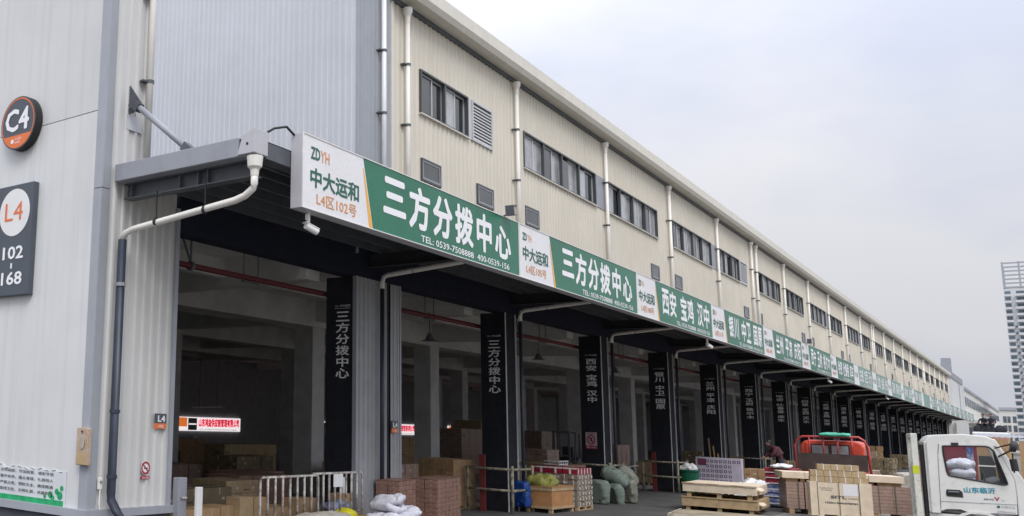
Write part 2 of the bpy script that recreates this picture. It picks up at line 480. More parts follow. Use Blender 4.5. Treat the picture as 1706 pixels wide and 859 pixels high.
# eaves gutter, ridge line of the roof
g = MB(); prof = [(-.50, 13.34), (-.50, 13.0), (-.42, 12.86), (.05, 12.86), (.05, 13.30), (-.40, 13.30), (-.42, 13.36)]
g.prism(prof, lambda a, b, d: (d, a, b), 8.45, XE+.1)
g.build('eaves_gutter', m_beigetrim, WH)
MB().box(8.5, -.08, 12.74, XE, .0, 12.86).build('eaves_shadow_strip', m_dksteel, WH)  # dark strip standing in for the shadow gap under the gutter
MB().box(8.5, .05, 13.1, XE, 37.5, 13.28).build('roof_deck', m_steel, WH)
MB().prism([(-.06, 13.3), (19, 16.4), (37.5, 16.4), (37.5, 16.2), (19, 16.2), (-.06, 13.1)], lambda a, b, d: (d, a, b+.15), X1-.05, 8.5).build('roof_edge_capping', m_trim, WH)

# windows: 0.8 m sashes in pairs; shared meshes
def rect_frame(mb, x0, x1, z0, z1, w_, y0, y1):
    mb.box(x0, y0, z0, x1, y1, z0+w_); mb.box(x0, y0, z1-w_, x1, y1, z1)
    mb.box(x0, y0, z0+w_, x0+w_, y1, z1-w_); mb.box(x1-w_, y0, z0+w_, x1, y1, z1-w_)
    return mb
wcache = {}
pane_rng = random.Random(7)
def window(a, b, n, i):
    W_ = b-a; H = WZ1-WZ0
    key = (round(W_, 2), n)
    if key not in wcache:
        fr = rect_frame(MB(), 0, W_, 0, H, .05, -.06, .12)
        uw = (W_-.1)/n
        for j in range(1, n): fr.box(.05+j*uw-.035, -.05, .05, .05+j*uw+.035, .12, H-.05)
        sill = MB().box(-.03, -.09, -.03, W_+.03, .0, .0)
        pw = (uw-.07)/2
        pane = MB().box(0, 0, 0, pw, .012, H-.2)
        sash = rect_frame(MB(), -.045, pw+.045, -.045, H-.155, .045, -.02, .02)
        wcache[key] = (fr.mesh('window'), sill.mesh('sill'), pane.mesh('pane'), sash.mesh('sash'), uw, pw)
    fr, sill, pane, sash, uw, pw = wcache[key]
    wd = share('window', fr, m_frame, WH, (a, 0, WZ0))
    share('sill', sill, m_beigetrim, wd)
    for j in range(n):
        for s in range(2):
            x = .05+j*uw+.035+s*pw
            o = share('pane', pane, m_glass, wd, (x, .045+.03*s, .10))
            if pane_rng.random() < (.12 if a < 14 else .35 if a < 24 else .62):
                o.material_slots[0].link = 'OBJECT'; o.material_slots[0].material = m_blind
            if (s == 1 or pane_rng.random() < .6): share('sash', sash, m_alu, wd, (x, .04+.03*s, .10))
for i, (a, b, n) in enumerate(big): window(a, b, n, i)
for a, b in louv:
    fr = rect_frame(MB(), a, b, WZ0, WZ1, .06, -.06, .1).build('louvre', m_alu, WH)
    z = WZ0+.07
    sl = MB().add([(0, -.05, 0), (b-a-.12, -.05, 0), (b-a-.12, -.02, .07), (0, -.02, .07), (0, -.04, -.01), (b-a-.12, -.04, -.01), (b-a-.12, -.01, .06), (0, -.01, .06)],
                  [(0,1,2,3), (4,5,6,7), (0,1,5,4), (2,3,7,6), (0,3,7,4), (1,2,6,5)]).mesh('slat')
    while z < WZ1-.1:
        share('slat', sl, m_alu, fr, (a+.06, 0, z)); z += .095
    MB().box(a+.02, .1, WZ0, b-.02, .13, WZ1).build('louvre_back', m_dksteel, fr)
MB().box(12.83, -.035, WZ0, 13.06, .05, WZ1).build('infill_panel', m_alu, WH)
ifm = MB().box(0, -.034, 0, 1.06-.04, .0, WZ1-WZ0).mesh('infill_panel')
for a, b in infill:
    if b < XE: share('infill_panel', ifm, m_steel, WH, (a+.02, -.002, WZ0))
sfr = rect_frame(MB(), 0, 1.06, 0, .60, .05, -.05, .12).mesh('small_window')
sls = rect_frame(MB(), 0, .96, -.5, 0, .045, -.02, .02).mesh('sash')
spn = MB().box(.04, -.005, -.46, .92, .005, -.04).mesh('pane')
for a, b in small:
    wd = share('small_window', sfr, m_frame, WH, (a, 0, 8.38))
    ang = R(pane_rng.choice([0, 1, 2, 0]))
    s_ = share('sash', sls, m_steel, wd, (.05, -.02, .55)); s_.rotation_euler = (-ang, 0, 0)
    p_ = share('pane', spn, m_glass, wd, (.05, -.02, .55)); p_.rotation_euler = (-ang, 0, 0)
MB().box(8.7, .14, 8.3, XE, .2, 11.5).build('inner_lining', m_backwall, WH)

# roof downpipes on the front
def downpipe(x, y, ztop, zbot, m_, name='roof_downpipe'):
    p = MB().tube([(0, y, zbot), (0, y, ztop-.15)], .062, 12).build(name, m_, WH, smooth=True)
    p.location = (x, 0, 0)
    hp = MB().tube([(0, y, ztop-.3), (0, y, ztop-.12), (0, y, ztop-.02), (0, y, ztop+.1)], [.065, .075, .12, .13], 12).build('hopper', m_, p, smooth=False)
    for z in (8.0, 9.6, 11.2):
        if zbot < z < ztop: MB().tube([(0, y, z-.03), (0, y, z+.03)], .075, 10).box(-.02, y, z-.015, -.16, y+.12, z+.015).build('clamp', m_dksteel, p)
    return p
p0 = downpipe(9.22, -.13, 12.62, 6.3, m_pipe)
downpipe(8.04, -.13, 13.15, 6.3, m_pipeg)
downpipe(-.06, -.14, 13.3, 6.3, m_pipe)
xs = [16, 24, 32, 40, 47.35, 48.5, 56, 64, 72, 80, 88, 95.3, 96.5, 104, 112, 120, 128, 136, 143.3, 144.5, 152, 160, 168, 176, 184]
for x in xs: dup(p0, (x, 0, 0))

# ---- canopy
CX0, CX1 = -.72, 182.0
W_OUT = -3.03
cz0, cz1 = 6.05, 6.35
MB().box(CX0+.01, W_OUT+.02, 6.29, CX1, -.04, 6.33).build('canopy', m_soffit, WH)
CAN = WH
MB().box(CX0-.02, W_OUT+.28, cz0, CX0+.10, -.06, cz1).build('end_fascia', m_steel, CAN, bevel=.01)
MB().box(CX0+.10, W_OUT+.28, cz0, CX0+.2, -.06, cz0+.02).build('end_fascia', m_steel, CAN)
# gutter end box at the outer corner
MB().prism([(W_OUT+.29, cz0+.02), (W_OUT+.20, cz1+.02), (W_OUT-.04, cz1+.10), (W_OUT-.04, cz0+.02)], lambda a, b, d: (d, a, b), CX0-.03, CX0+.3).build('gutter_end', m_box, CAN, bevel=.008)
MB().tube([(CX0-.035, W_OUT+.10, cz0+.17), (CX0-.02, W_OUT+.10, cz0+.17)], .022, 10).build('fixing_hole', m_black, CAN)
MB().box(CX0+.3, W_OUT, 6.05, CX1, W_OUT+.26, 6.07).box(CX0+.3, W_OUT, 6.07, CX1, W_OUT+.02, 6.3).box(CX0+.3, W_OUT+.24, 6.07, CX1, W_OUT+.26, 6.3).build('canopy_gutter', m_dksteel, CAN)
# I-beam carrying the end, with stiffeners
bx = -.42
ib = MB().box(bx-.10, W_OUT+.15, 5.78, bx+.10, -.08, 5.80).box(bx-.10, W_OUT+.15, 6.03, bx+.10, -.08, 6.05).box(bx-.01, W_OUT+.15, 5.80, bx+.01, -.08, 6.03)
for y in (-.25, -1.35, -1.75, -1.95): ib.box(bx-.095, y-.01, 5.80, bx-.011, y+.01, 6.03)
ib.build('end_beam', m_dksteel, CAN)
ibm = MB().box(-.08, W_OUT+.15, 5.74, .08, -.02, 5.76).box(-.08, W_OUT+.15, 6.02, .08, -.02, 6.04).box(-.008, W_OUT+.15, 5.76, .008, -.02, 6.02).mesh('canopy_beam')
for k in range(1, 23): share('canopy_beam', ibm, m_soffit, CAN, (8*k-.4, 0, 0))
for i, y in enumerate((-.35, -.85, -1.35, -1.85, -2.35, -2.7)):
    MB().box(CX0+.25, y-.03, 6.04, CX1, y+.03, 6.05).box(CX0+.25, y-.03, 6.05, CX1, y-.02, 6.28).build('purlin', m_dksteel, CAN)
# soffit deck ribs across (real geometry, joined)
dk = MB(); x = CX0+.3
while x < CX1: dk.box(x, W_OUT+.3, 6.255, x+.05, -.08, 6.285); x += .45
dk.build('soffit_ribs', m_soffit, CAN, kind='stuff')
# tie rod at the corner
tr = MB().prism([(0, 7.86), (0, 7.33), (-.10, 7.33), (-.30, 7.48)], lambda a, b, d: (d, a-.03, b), -.46, -.43).build('tie_plate', m_dksteel, CAN)
MB().tube([(-.445, -.20, 7.47), (-.445, -1.50, 6.42)], .055, 12).build('tie_rod', m_steel, CAN, smooth=True)
MB().bar((-.445, -.12, 7.52), (-.445, -.30, 7.38), .13, .16).build('tie_clevis', m_dksteel, CAN)
MB().bar((-.445, -1.38, 6.52), (-.445, -1.56, 6.37), .13, .15).build('tie_clevis', m_dksteel, CAN)
MB().prism([(-1.75, 6.35), (-1.35, 6.35), (-1.45, 6.55)], lambda a, b, d: (d, a, b), -.46, -.43).build('tie_plate', m_dksteel, CAN)
# patch of flashing by the plate
MB().box(-.50, -.047, 7.05, -.12, -.042, 7.32).build('wall_patch', m_upclad, WH)

# canopy drains: corner one is white then dark
cd = MB().tube([(-.62, -2.98, 5.80), (-.62, -2.98, 5.62), (-.62, -2.96, 5.56), (-.60, -2.80, 5.47), (-.60, -2.60, 5.42), (-.58, -.42, 5.22), (-.58, -.22, 5.17), (-.58, -.16, 5.05)],
               .055, 12).build('corner_drain_pipe', m_pipe, CAN, smooth=True)
MB().tube([(-.62, -2.98, 5.74), (-.62, -2.98, 5.84), (-.62, -2.98, 5.88), (-.62, -2.98, 6.04)], [.06, .07, .11, .125], 12).build('hopper', m_pipe, cd)
MB().tube([(-.58, -.16, 5.06), (-.58, -.16, .90), (-.58, -.17, .78), (-.56, -.28, .62), (-.52, -.36, .50), (-.52, -.37, .1)], .075, 12).build('dark_downpipe', m_navy, cd, smooth=True)
for y, z in ((-.95, 5.30), (-2.0, 5.37)): MB().tube([(-.60, y-.02, z-.02), (-.60, y+.02, z-.015)], .068, 10).box(-.61, y-.008, z, -.59, y+.008, z+.50).build('hanger', m_black, cd)
for z in (1.15, 2.2, 4.3): MB().tube([(-.58, -.16, z-.03), (-.58, -.16, z+.03)], .088, 10).build('clamp', m_navy if z < 4 else m_steel, cd)
# drains at each pillar
d1 = MB().tube([(-.25, -2.85, 5.86), (-.25, -2.6, 5.80), (-.25, -.30, 5.60), (-.25, -.17, 5.56), (-.25, -.14, 5.40), (-.25, -.14, 5.28)], .062, 10).build('drain_pipe', m_pipe, CAN, smooth=True)
MB().tube([(-.25, -.14, 5.29), (-.25, -.14, G)], .05, 10).build('dark_downpipe', m_navy, d1, smooth=True)
for y, z in ((-.95, 5.67), (-2.2, 5.78)): MB().tube([(-.25, y-.02, z-.02), (-.25, y+.02, z-.015)], .062, 8).box(-.258, y-.008, z, -.242, y+.008, z+.28).build('hanger', m_black, d1)
d1.location = (8.2, 0, 0)
for k in range(2, 23): dup(d1, (8*k+.12, 0, 0))

# ---- header over openings, pillars
hz0 = 5.47
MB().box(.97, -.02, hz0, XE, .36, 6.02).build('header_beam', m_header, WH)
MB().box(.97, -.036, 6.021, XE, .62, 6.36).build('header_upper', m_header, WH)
# expansion-joint pillar, k=1: navy inner face, ribbed grey front
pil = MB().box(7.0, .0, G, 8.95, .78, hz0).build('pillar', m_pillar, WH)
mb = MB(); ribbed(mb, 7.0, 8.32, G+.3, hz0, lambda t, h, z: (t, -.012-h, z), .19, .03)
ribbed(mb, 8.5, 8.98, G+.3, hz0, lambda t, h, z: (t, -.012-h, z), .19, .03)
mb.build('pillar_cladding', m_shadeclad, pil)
MB().box(8.32, -.008, G+.3, 8.5, -.002, hz0).build('joint_recess', m_black, pil)
MB().box(6.97, -.05, G+.3, 7.02, .05, hz0).box(8.94, -.05, G+.3, 9.0, .3, hz0).build('edge_trim', m_trim, pil)
pm = MB().box(-.45, 0, 0, .28, .74, hz0-G).mesh('pillar')
pe = MB().box(.24, -.02, 0, .30, .0, hz0-G).box(-.455, -.02, .0, -.41, -.001, hz0-G).mesh('corner_strip')
pb = MB().box(-.14, -.019, 0, .36, -.001, hz0-G).mesh('front_strip')
PX = lambda k: 8*k-.45
for k in range(2, 23):
    o = share('pillar', pm, m_pillar, WH, (PX(k), 0, G))
    share('corner_strip', pe, m_concl, o)
pair = {}
LP = ['三方分拨中心', '三方分拨中心', '西安 宝鸡 汉中', '银川 中卫 固原', '兰州 平凉 庆阳', '西宁 玉树 格尔木', '哈密 吐鲁番 库车', '白银 定西 天水',
      '武威 金昌 张掖', '酒泉 嘉峪关', '榆林 延安', '渭南 商洛', '成都 绵阳', '重庆 万州', '昆明 曲靖', '贵阳 遵义', '南宁 柳州', '太原 大同', '石家庄', '郑州 洛阳', '长治 晋城']
def vert(s):
    s = s.replace(' ', ''); return s
for k in range(1, 22):
    s = LP[k-1]; x = 7.0 if k == 1 else PX(k)-.45
    segs = s.split(' ')
    n = len(s.replace(' ', '')); gaps = len(segs)-1
    H = 1.56 if n <= 6 else 1.62; cell = H/(n+gaps*.45)
    z = 4.68
    col = []
    allv, allf = [], []
    for si, sg in enumerate(segs):
        for ch in sg:
            vs, fs = dilate(*text_geo(ch, 0), .022)
            x0 = min(v.x for v in vs); x1 = max(v.x for v in vs); y0 = min(v.y for v in vs); y1 = max(v.y for v in vs)
            w_ = (.36 if ch != '中' else .32); h_ = cell*.88*min(1, (y1-y0)/.75+.12)
            cy = z-cell/2; o_ = len(allv)
            for v in vs: allv.append((x-.006-v.z, .33-((v.x-x0)/(x1-x0)-.5)*w_, cy+((v.y-y0)/(y1-y0)-.5)*h_))
            allf += [tuple(i+o_ for i in f) for f in fs]
            z -= cell
        z -= cell*.45
    me = bpy.data.meshes.new('pillar_lettering'); me.from_pydata(allv, [], allf); me.materials.append(m_textgrey)
    o = bpy.data.objects.new('pillar_lettering', me); COL.objects.link(o); o.parent = WH
    text('L4—中大运和', m_textgrey, (x-.002, .53, 4.77), (0, -1, 0), (0, 0, 1), .40, .055, WH, .01, name='pillar_lettering')
MB().box(6.996-.003, .12, 4.735, 6.996, .54, 4.742).build('lettering_rule', m_textgrey, WH)

# ---- interior: columns, beams, slab, back wall
CROWS = [6.0, 12.4, 18.0]
cm = MB().box(-.35, 0, 0, .35, .7, 5.2-G).mesh('inner_column')
cap = MB().box(-.40, -.05, 4.95-G, .40, .75, 5.25-G).mesh('column_head')
XC = lambda k: 8*k-1.55
for r, y in enumerate(CROWS):
    for k in range(1, 23):
        if r == 2 and k in (2, 3, 4): continue
        o = share('inner_column', cm, m_concl, WH, (XC(k), y, G))
MB().box(-.9, .78, 6.02, XE, 37, 6.2).build('ceiling_slab', m_ceil, WH)
for y in [3.2]+CROWS+[9.2, 15.2, 21.6, 24.5]:
    d = 5.18 if y in CROWS else 5.55
    MB().box(-.8, y-.05 if d < 5.3 else y, d, XE, (y+.75 if d < 5.3 else y+.3), 6.015).build('long_beam', m_conc, WH)
cb = MB().box(-.28, .80, 5.35, .28, 26.9, 6.01).mesh('cross_beam')
for k in range(1, 23): share('cross_beam', cb, m_conc, WH, (XC(k), 0, .005))
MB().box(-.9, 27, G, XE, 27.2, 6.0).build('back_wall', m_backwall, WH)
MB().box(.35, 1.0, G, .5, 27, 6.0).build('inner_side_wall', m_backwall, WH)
# sprinkler main with hangers
sp = MB().tube([(1.0, .95, 5.13), (XE, .95, 5.13)], .06, 10).build('sprinkler_main', m_red, WH, smooth=True)
sp2 = None #.tube([(9.2, .95, 4.98), (XE, 1.25, 4.98)], .035, 8).build('sprinkler_branch', m_red, WH, smooth=True)
hg = MB().bar((0, .95, 5.15), (0, .95, 6.0), .02).bar((.5, .95, 5.15), (.5, .95, 6.0), .02).box(-.03, .92, 5.03, .53, .98, 5.06).mesh('pipe_hanger')
hg2 = MB().bar((0, .95, 5.2), (0, .95, 6.0), .03).bar((0, .95, 5.2), (-.45, .95, 6.0), .035).tube([(-.04, .95, 5.13), (.04, .95, 5.13)], .10, 8).mesh('pipe_hanger')
for k in range(1, 22):
    share('pipe_hanger', hg, m_dksteel, sp, (8*k-3.9, 0, 0)); share('pipe_hanger', hg2, m_dksteel, sp, (8*k-5.6, 0, 0))

# ================================================================== FASCIA SIGNS
SY = -3.26
def zx(x, z, d=0): return (x, SY-d, z)
main = ['三方分拨中心', '三方分拨中心', '西安 宝鸡 汉中', '银川 中卫 固原', '兰州 平凉 庆阳', '西宁 玉树 格尔木', '哈密 吐鲁番 库车', '白银 定西 天水',
        '武威 金昌 张掖', '酒泉 嘉峪关', '榆林 延安', '渭南 商洛', '', '重庆 万州', '昆明 曲靖', '贵阳 遵义', '南宁 柳州', '太原 大同', '石家庄 邢台', '郑州 洛阳', '长治 晋城', '运城 临汾']
nos = ['102', '105', '108']
zb, zt = 5.39, 6.585
for i, body in enumerate(main):
    x0 = .21 if i == 0 else .36+8*i; x1 = 8*(i+1)+.345
    if x1 > CX1: x1 = CX1
    ordn = ['first', 'second', 'third', 'fourth', 'fifth', 'sixth', 'seventh', 'eighth', 'ninth', 'tenth', 'eleventh', 'twelfth', 'thirteenth', 'fourteenth', 'fifteenth',
            'sixteenth', 'seventeenth', 'eighteenth', 'nineteenth', 'twentieth', 'twenty-first', 'last'][i]
    if i == 0: lb = 'green and white fascia sign at the canopy corner reading 三方分拨中心 and L4区102号'
    elif body: lb = 'fascia sign reading %s, %s along the canopy from the near corner' % (body.replace(' ', ''), ordn)
    else: lb = 'fascia sign with a plain grey-green face and no characters, %s along the canopy' % ordn
    t = thing('fascia_sign', lb, 'sign', (0, 0, 0), 0, 'green and white signs along the canopy edge')
    MB().box(x0, SY+.004, zb, x1, SY+.22, zt).build('sign_box', m_box, t, bevel=.008)
    is_far = i >= 7
    gm = m_greenpale if (is_far or not body) else m_green
    xg0, xg1 = x0+1.76 if i == 0 else x0+1.72, x0+2.08 if i == 0 else x0+2.05
    xr = x1-.02
    MB().add([zx(x0+.02, zb+.015), zx(x0+.02, zt-.015), zx(xg0, zt-.015), zx(xg1, zb+.015)], [(0,1,2,3)]).build('white_panel', m_signwhite, t)
    MB().add([zx(xg0+.01, zt-.015), zx(xg1+.0, zb+.015), zx(xr, zb+.015), zx(xr, zt-.015)], [(0,1,2,3)]).build('green_panel', gm, t)
    if i < 4:
        MB().add([zx(xg0-.01, zt-.2, .003), zx(xg1-.12, zb+.02, .003), zx(xg1-.01, zb+.02, .003), zx(xg0+.02, zt-.2, .003)], [(0,1,2,3)]).build('orange_stripe', m_orangestripe, t)
    ed = rect_frame(MB(), x0, x1, zb, zt, .015, SY-.012, SY+.003).build('edge_trim', m_white, t)
    e = (1, 0, 0); u = (0, 0, 1)
    if not body: continue
    if i == 0:
        xa = x0+.2
        text('ZD', m_lgreen, zx(.43, 6.21), e, u, .26, .20, t, .03); text('YH', m_lorange, zx(.70, 6.21), e, u, .25, .19, t, .008)
        text('中大运和', m_lgreen, zx(.42, 5.76), e, u, 1.42, .32, t, .028)
        text('L4区102号', m_lorange, zx(.60, 5.50), e, u, 1.16, .20, t, .006)
    elif i < 7:
        text('ZD', m_lgreen, zx(x0+.18, 6.24), e, u, .24, .17, t, .03); text('YH', m_lorange, zx(x0+.45, 6.24), e, u, .22, .16, t, .0)
        text('中大运和', m_lgreen, zx(x0+.18, 5.80), e, u, 1.42, .32, t, .028)
        text('L4区%d号' % (102+3*i), m_lorange, zx(x0+.36, 5.53), e, u, 1.12, .19, t, .002)
    else:
        text('中大运和', m_lgreen, zx(x0+.2, 5.85), e, u, 1.35, .30, t, .0)
    if body == '三方分拨中心':
        # individually placed characters, as wide as on the sign
        base = x0+2.36 if i == 0 else x0+2.40
        L0 = base; L1 = x1-.38; adv = (L1-L0)/6
        for j, ch in enumerate(body):
            wch = adv*(.88 if ch != '中' else .78)
            hch = .66 if ch == '三' else .80 if ch != '心' else .70
            text(ch, m_lwhite, zx(L0+adv*j+(adv-wch)/2, 5.76 if ch == '三' else 5.655), e, u, wch, hch, t, .036)
    else:
        segs = body.split(' '); n = len(body.replace(' ', '')); gaps = len(segs)-1
        L0 = xg1+.25; L1 = x1-.3; adv = (L1-L0)/(n+gaps*.5); x = L0
        for sg in segs:
            for ch in sg:
                text(ch, m_lwhite, zx(x+adv*.05, 5.66), e, u, adv*.9, .78, t, .03 if not is_far else .015); x += adv
            x += adv*.5
    if i < 8: text('TEL: 0539-7508888  400-0539-156', m_lwhite, zx(x0+3.75, 5.455), e, u, 3.85, .125, t, .012)

# ================================================================== BOARDS ON THE END WALL AND PILLARS
XW = EW-.005
t = thing('round_sign', 'round slate C4 sign with orange base on the end wall', 'sign')
cy, cz, rr = 2.18, 7.41, .51
MB().tube([(EW-.01, cy, cz), (EW-.17, cy, cz)], rr, 48).build('drum', m_black, t)
MB().tube([(EW-.171, cy, cz), (EW-.178, cy, cz)], rr-.004, 48).build('rim_band', m_dgrey, t)
ring = MB()
N_ = 48
for a, b, q in ((rr-.055, rr-.03, 0),):
    for k in range(N_):
        t0, t1 = 2*math.pi*k/N_, 2*math.pi*(k+1)/N_
        ring.add([(EW-.182, cy+a*math.cos(t0), cz+a*math.sin(t0)), (EW-.182, cy+b*math.cos(t0), cz+b*math.sin(t0)), (EW-.182, cy+b*math.cos(t1), cz+b*math.sin(t1)), (EW-.182, cy+a*math.cos(t1), cz+a*math.sin(t1))], [(0,1,2,3)])
ring.build('orange_ring', m_orange, t)
ri = rr-.055; zc = -.235
a0 = math.asin(zc/ri)
pts = [(EW-.182, cy+ri*math.cos(a), cz+ri*math.sin(a)) for a in [math.pi-a0+(2*a0+math.pi)*k/24 for k in range(25)]]
MB().add(pts, [tuple(range(25))]).build('orange_base', m_orange, t)
text('C4', m_lwhite, (EW-.182, cy+.37, cz-.16), (0, -1, 0), (0, 0, 1), .70, .44, t, .028)
text('中大国际', m_lwhite, (EW-.184, cy+.06, cz-.335), (0, -1, 0), (0, 0, 1), .20, .05, t, .0)
text('物流园区', m_lwhite, (EW-.184, cy+.06, cz-.40), (0, -1, 0), (0, 0, 1), .17, .045, t, .0)
MB().tube([(EW-.183, cy+.13, cz-.345), (EW-.186, cy+.13, cz-.345)], .042, 14).build('emblem', m_lwhite, t)

t = thing('direction_board', 'tall slate board reading L4 and 102 to 168 on the end wall', 'sign')
by0, by1, bz0, bz1 = 1.66, 3.05, 4.19, 6.24
MB().box(EW-.13, by0, bz0, EW-.005, by1, bz1).build('board', m_dgrey, t, bevel=.01)
cyb, czb, rb = 2.17, 5.72, .44
MB().tube([(EW-.131, cyb, czb), (EW-.137, cyb, czb)], rb, 48).build('white_disc', m_white, t)
text('L4', m_orange, (EW-.138, cyb+.27, czb-.15), (0, -1, 0), (0, 0, 1), .52, .34, t, .0)
text('102', m_lwhite, (EW-.132, cyb+.27, 4.85), (0, -1, 0), (0, 0, 1), .60, .24, t, .022)
text('168', m_lwhite, (EW-.132, cyb+.27, 4.38), (0, -1, 0), (0, 0, 1), .60, .24, t, .022)
MB().box(EW-.136, cyb-.02, 4.68, EW-.131, cyb+.02, 4.78).build('dash', m_lwhite, t)

t = thing('notice_board', 'white and green printed rules poster low on the end wall', 'poster')
py0, py1 = .49, 3.2
m_poster = mat('poster_paper', (.66, .69, .72), .5, var=.05, scale=2)
m_ptext = mat('poster_ink', (.12, .12, .12), .5, var=.05)
m_pgreen = mat('poster_green', (.02, .42, .16), .5, var=.2, scale=6)
rgp = random.Random(8); tp = [(py1-(py1-py0)*k/30, 1.25-.0022*k+.012*math.sin(k*1.7)+rgp.uniform(-.012, .012)-(.06 if k in (12, 13, 19) else 0)) for k in range(31)]
MB().prism([(py0, .62)]+[(py1, .62)]+tp, lambda a, b, d: (d, a, b), EW-.02, EW-.005).build('sheet', m_poster, t)
tb = MB()
for k in range(0, 30, 2): tb.bar((EW-.022, tp[k][0], tp[k][1]-.008), (EW-.022, tp[k+1][0], tp[k+1][1]-.008), .004, .010)
tb.build('torn_edge', m_ptext, t)
MB().box(EW-.0235, py0+.04, .63, EW-.0205, py1, .72).build('green_band', m_pgreen, t)
rr_ = random.Random(3)
hl = MB()
for cy_, cz_, s_ in ((.62, .80, .07), (.70, .86, .05), (.86, .80, .06), (.58, .92, .045), (1.0, .76, .035), (.80, .75, .05)):
    hl.tube([(EW-.021, cy_, cz_), (EW-.0245, cy_, cz_)], s_, 9)
hl.build('green_foliage_print', m_pgreen, t)
lines = ['安全第一，文明装卸，守法经营，诚实守信', '车辆停放，整齐有序，服从管理，礼貌待人', '消防通道，严禁占用，预防为主，确保畅通', '爱护公物，保持卫生，文明礼貌，共建和谐']
for j, ln in enumerate(lines):
    text(ln, m_ptext, (EW-.021, 2.75, 1.10-.105*j), (0, -1, 0), (0, 0, 1), 1.95, .055, t, .005)
text('文明', m_ptext, (EW-.021, 3.0, .98), (0, -1, 0), (0, 0, 1), .18, .09, t, .02)

t = thing('meter_box', 'small weathered wooden box with a faded label at the building corner', 'box')
MB().box(EW-.12, -.10, 1.33, EW-.035, .17, 1.92).build('case', mat('weathered_case', (.50, .42, .36), .7, var=.2, scale=4, col2=(.40, .26, .14)), t, bevel=.008)
MB().box(EW-.124, -.08, 1.34, EW-.121, .14, 1.52).build('bare_wood', m_wood, t)
MB().tube([(EW-.131, .03, 1.86), (EW-.14, .03, 1.86)], .018, 10).build('keyhole', m_black, t)
MB().prism([(.02+.055*math.cos(a), 1.68+.10*math.sin(a)) for a in [k*math.pi/8 for k in range(16)]], lambda a, b, d: (d, a, b), EW-.134, EW-.131).build('faded_emblem', m_sackb, t)

t = thing('socket_box', 'small pale electrical fitting on the corner trim near the ground', 'box')
MB().box(-.80, -.10, .95, -.72, -.055, 1.14).build('case', m_pipe, t, bevel=.01)
MB().box(-.79, -.12, 1.06, -.73, -.10, 1.09).build('latch', m_steel, t)
MB().tube([(-.76, -.09, .95), (-.77, -.09, .72), (-.75, -.09, .64)], .012, 6).build('conduit', m_pipe, t)

def bay_plate(x0, x1, z0, z1, no, lbl):
    t = thing('bay_number_plate', lbl, 'sign', group='L4 number plates on the pillars')
    zm = z0+(z1-z0)*.36
    MB().box(x0, -.075, zm, x1, -.052, z1).build('plate', m_dgrey, t)
    MB().box(x0, -.075, z0, x1, -.052, zm-.001).build('number_strip', m_orange, t)
    text('L4', m_lwhite, (x0+(x1-x0)*.2, -.076, zm+.025), (1, 0, 0), (0, 0, 1), (x1-x0)*.66, (z1-zm)*.66, t, .03)
    text(no, m_lwhite, (x0+(x1-x0)*.3, -.076, z0+.02), (1, 0, 0), (0, 0, 1), (x1-x0)*.42, (zm-z0)*.5, t, .02)
bay_plate(.48, .76, 1.93, 2.19, '102', 'small dark L4 plate over an orange 102 strip on the ribbed corner pillar')
bay_plate(8.50, 8.80, 1.95, 2.22, '105', 'small dark L4 plate with red number strip on the second clad pillar')

t = thing('no_smoking_sign', 'small round no smoking sticker on the ribbed corner pillar', 'sign')
def ring_face(mb, cx, czz, r0, r1, y, n=32):
    for k in range(n):
        t0, t1 = 2*math.pi*k/n, 2*math.pi*(k+1)/n
        mb.add([(cx+r0*math.cos(t0), y, czz+r0*math.sin(t0)), (cx+r1*math.cos(t0), y, czz+r1*math.sin(t0)), (cx+r1*math.cos(t1), y, czz+r1*math.sin(t1)), (cx+r0*math.cos(t1), y, czz+r0*math.sin(t1))], [(0,1,2,3)])
    return mb
m_signred = mat('sign_red', (.36, .02, .04), .45, var=.05)
MB().tube([(.31, -.046, 1.27), (.31, -.05, 1.27)], .115, 28).build('disc', m_white, t)
rg = ring_face(MB(), .31, 1.27, .075, .108, -.053); rg.bar((.25, -.053, 1.33), (.37, -.053, 1.21), .004, .022); rg.build('red_ring', m_signred, t)
MB().box(.27, -.054, 1.255, .36, -.051, 1.275).build('cigarette', m_black, t)
MB().box(.20, -.05, 1.08, .42, -.045, 1.135).build('caption_strip', m_signred, t)
text('禁止吸烟', m_lwhite, (.23, -.051, 1.09), (1, 0, 0), (0, 0, 1), .16, .035, t, .0)

t = thing('no_entry_poster', 'white and red prohibition poster on the third loading-bay pillar', 'poster')
xp = PX(3)-.47
MB().box(xp+.005, .22, 1.52, xp+.018, .60, 2.10).build('sheet', mat('poster_pinkish', (.50, .42, .46), .5, var=.05), t)
MB().box(xp+.0, .22, 1.52, xp+.004, .60, 1.64).build('red_band', m_signred, t)
rg = MB()
for k in range(28):
    t0, t1 = 2*math.pi*k/28, 2*math.pi*(k+1)/28
    rg.add([(xp+.002, .41+.10*math.cos(t0), 1.84+.13*math.sin(t0)), (xp+.002, .41+.14*math.cos(t0), 1.84+.17*math.sin(t0)), (xp+.002, .41+.14*math.cos(t1), 1.84+.17*math.sin(t1)), (xp+.002, .41+.10*math.cos(t1), 1.84+.13*math.sin(t1))], [(0,1,2,3)])
rg.bar((xp+.002, .49, 1.94), (xp+.002, .33, 1.74), .004, .04); rg.build('prohibition_ring', m_signred, t)
MB().box(xp+.0012, .38, 1.78, xp+.003, .44, 1.91).build('figure', m_black, t)
text('禁止入内', m_lwhite, (xp+.0, .56, 1.55), (0, -1, 0), (0, 0, 1), .30, .06, t, .01)
text('安全警示', m_signred, (xp+.004, .56, 2.03), (0, -1, 0), (0, 0, 1), .30, .045, t, .01)

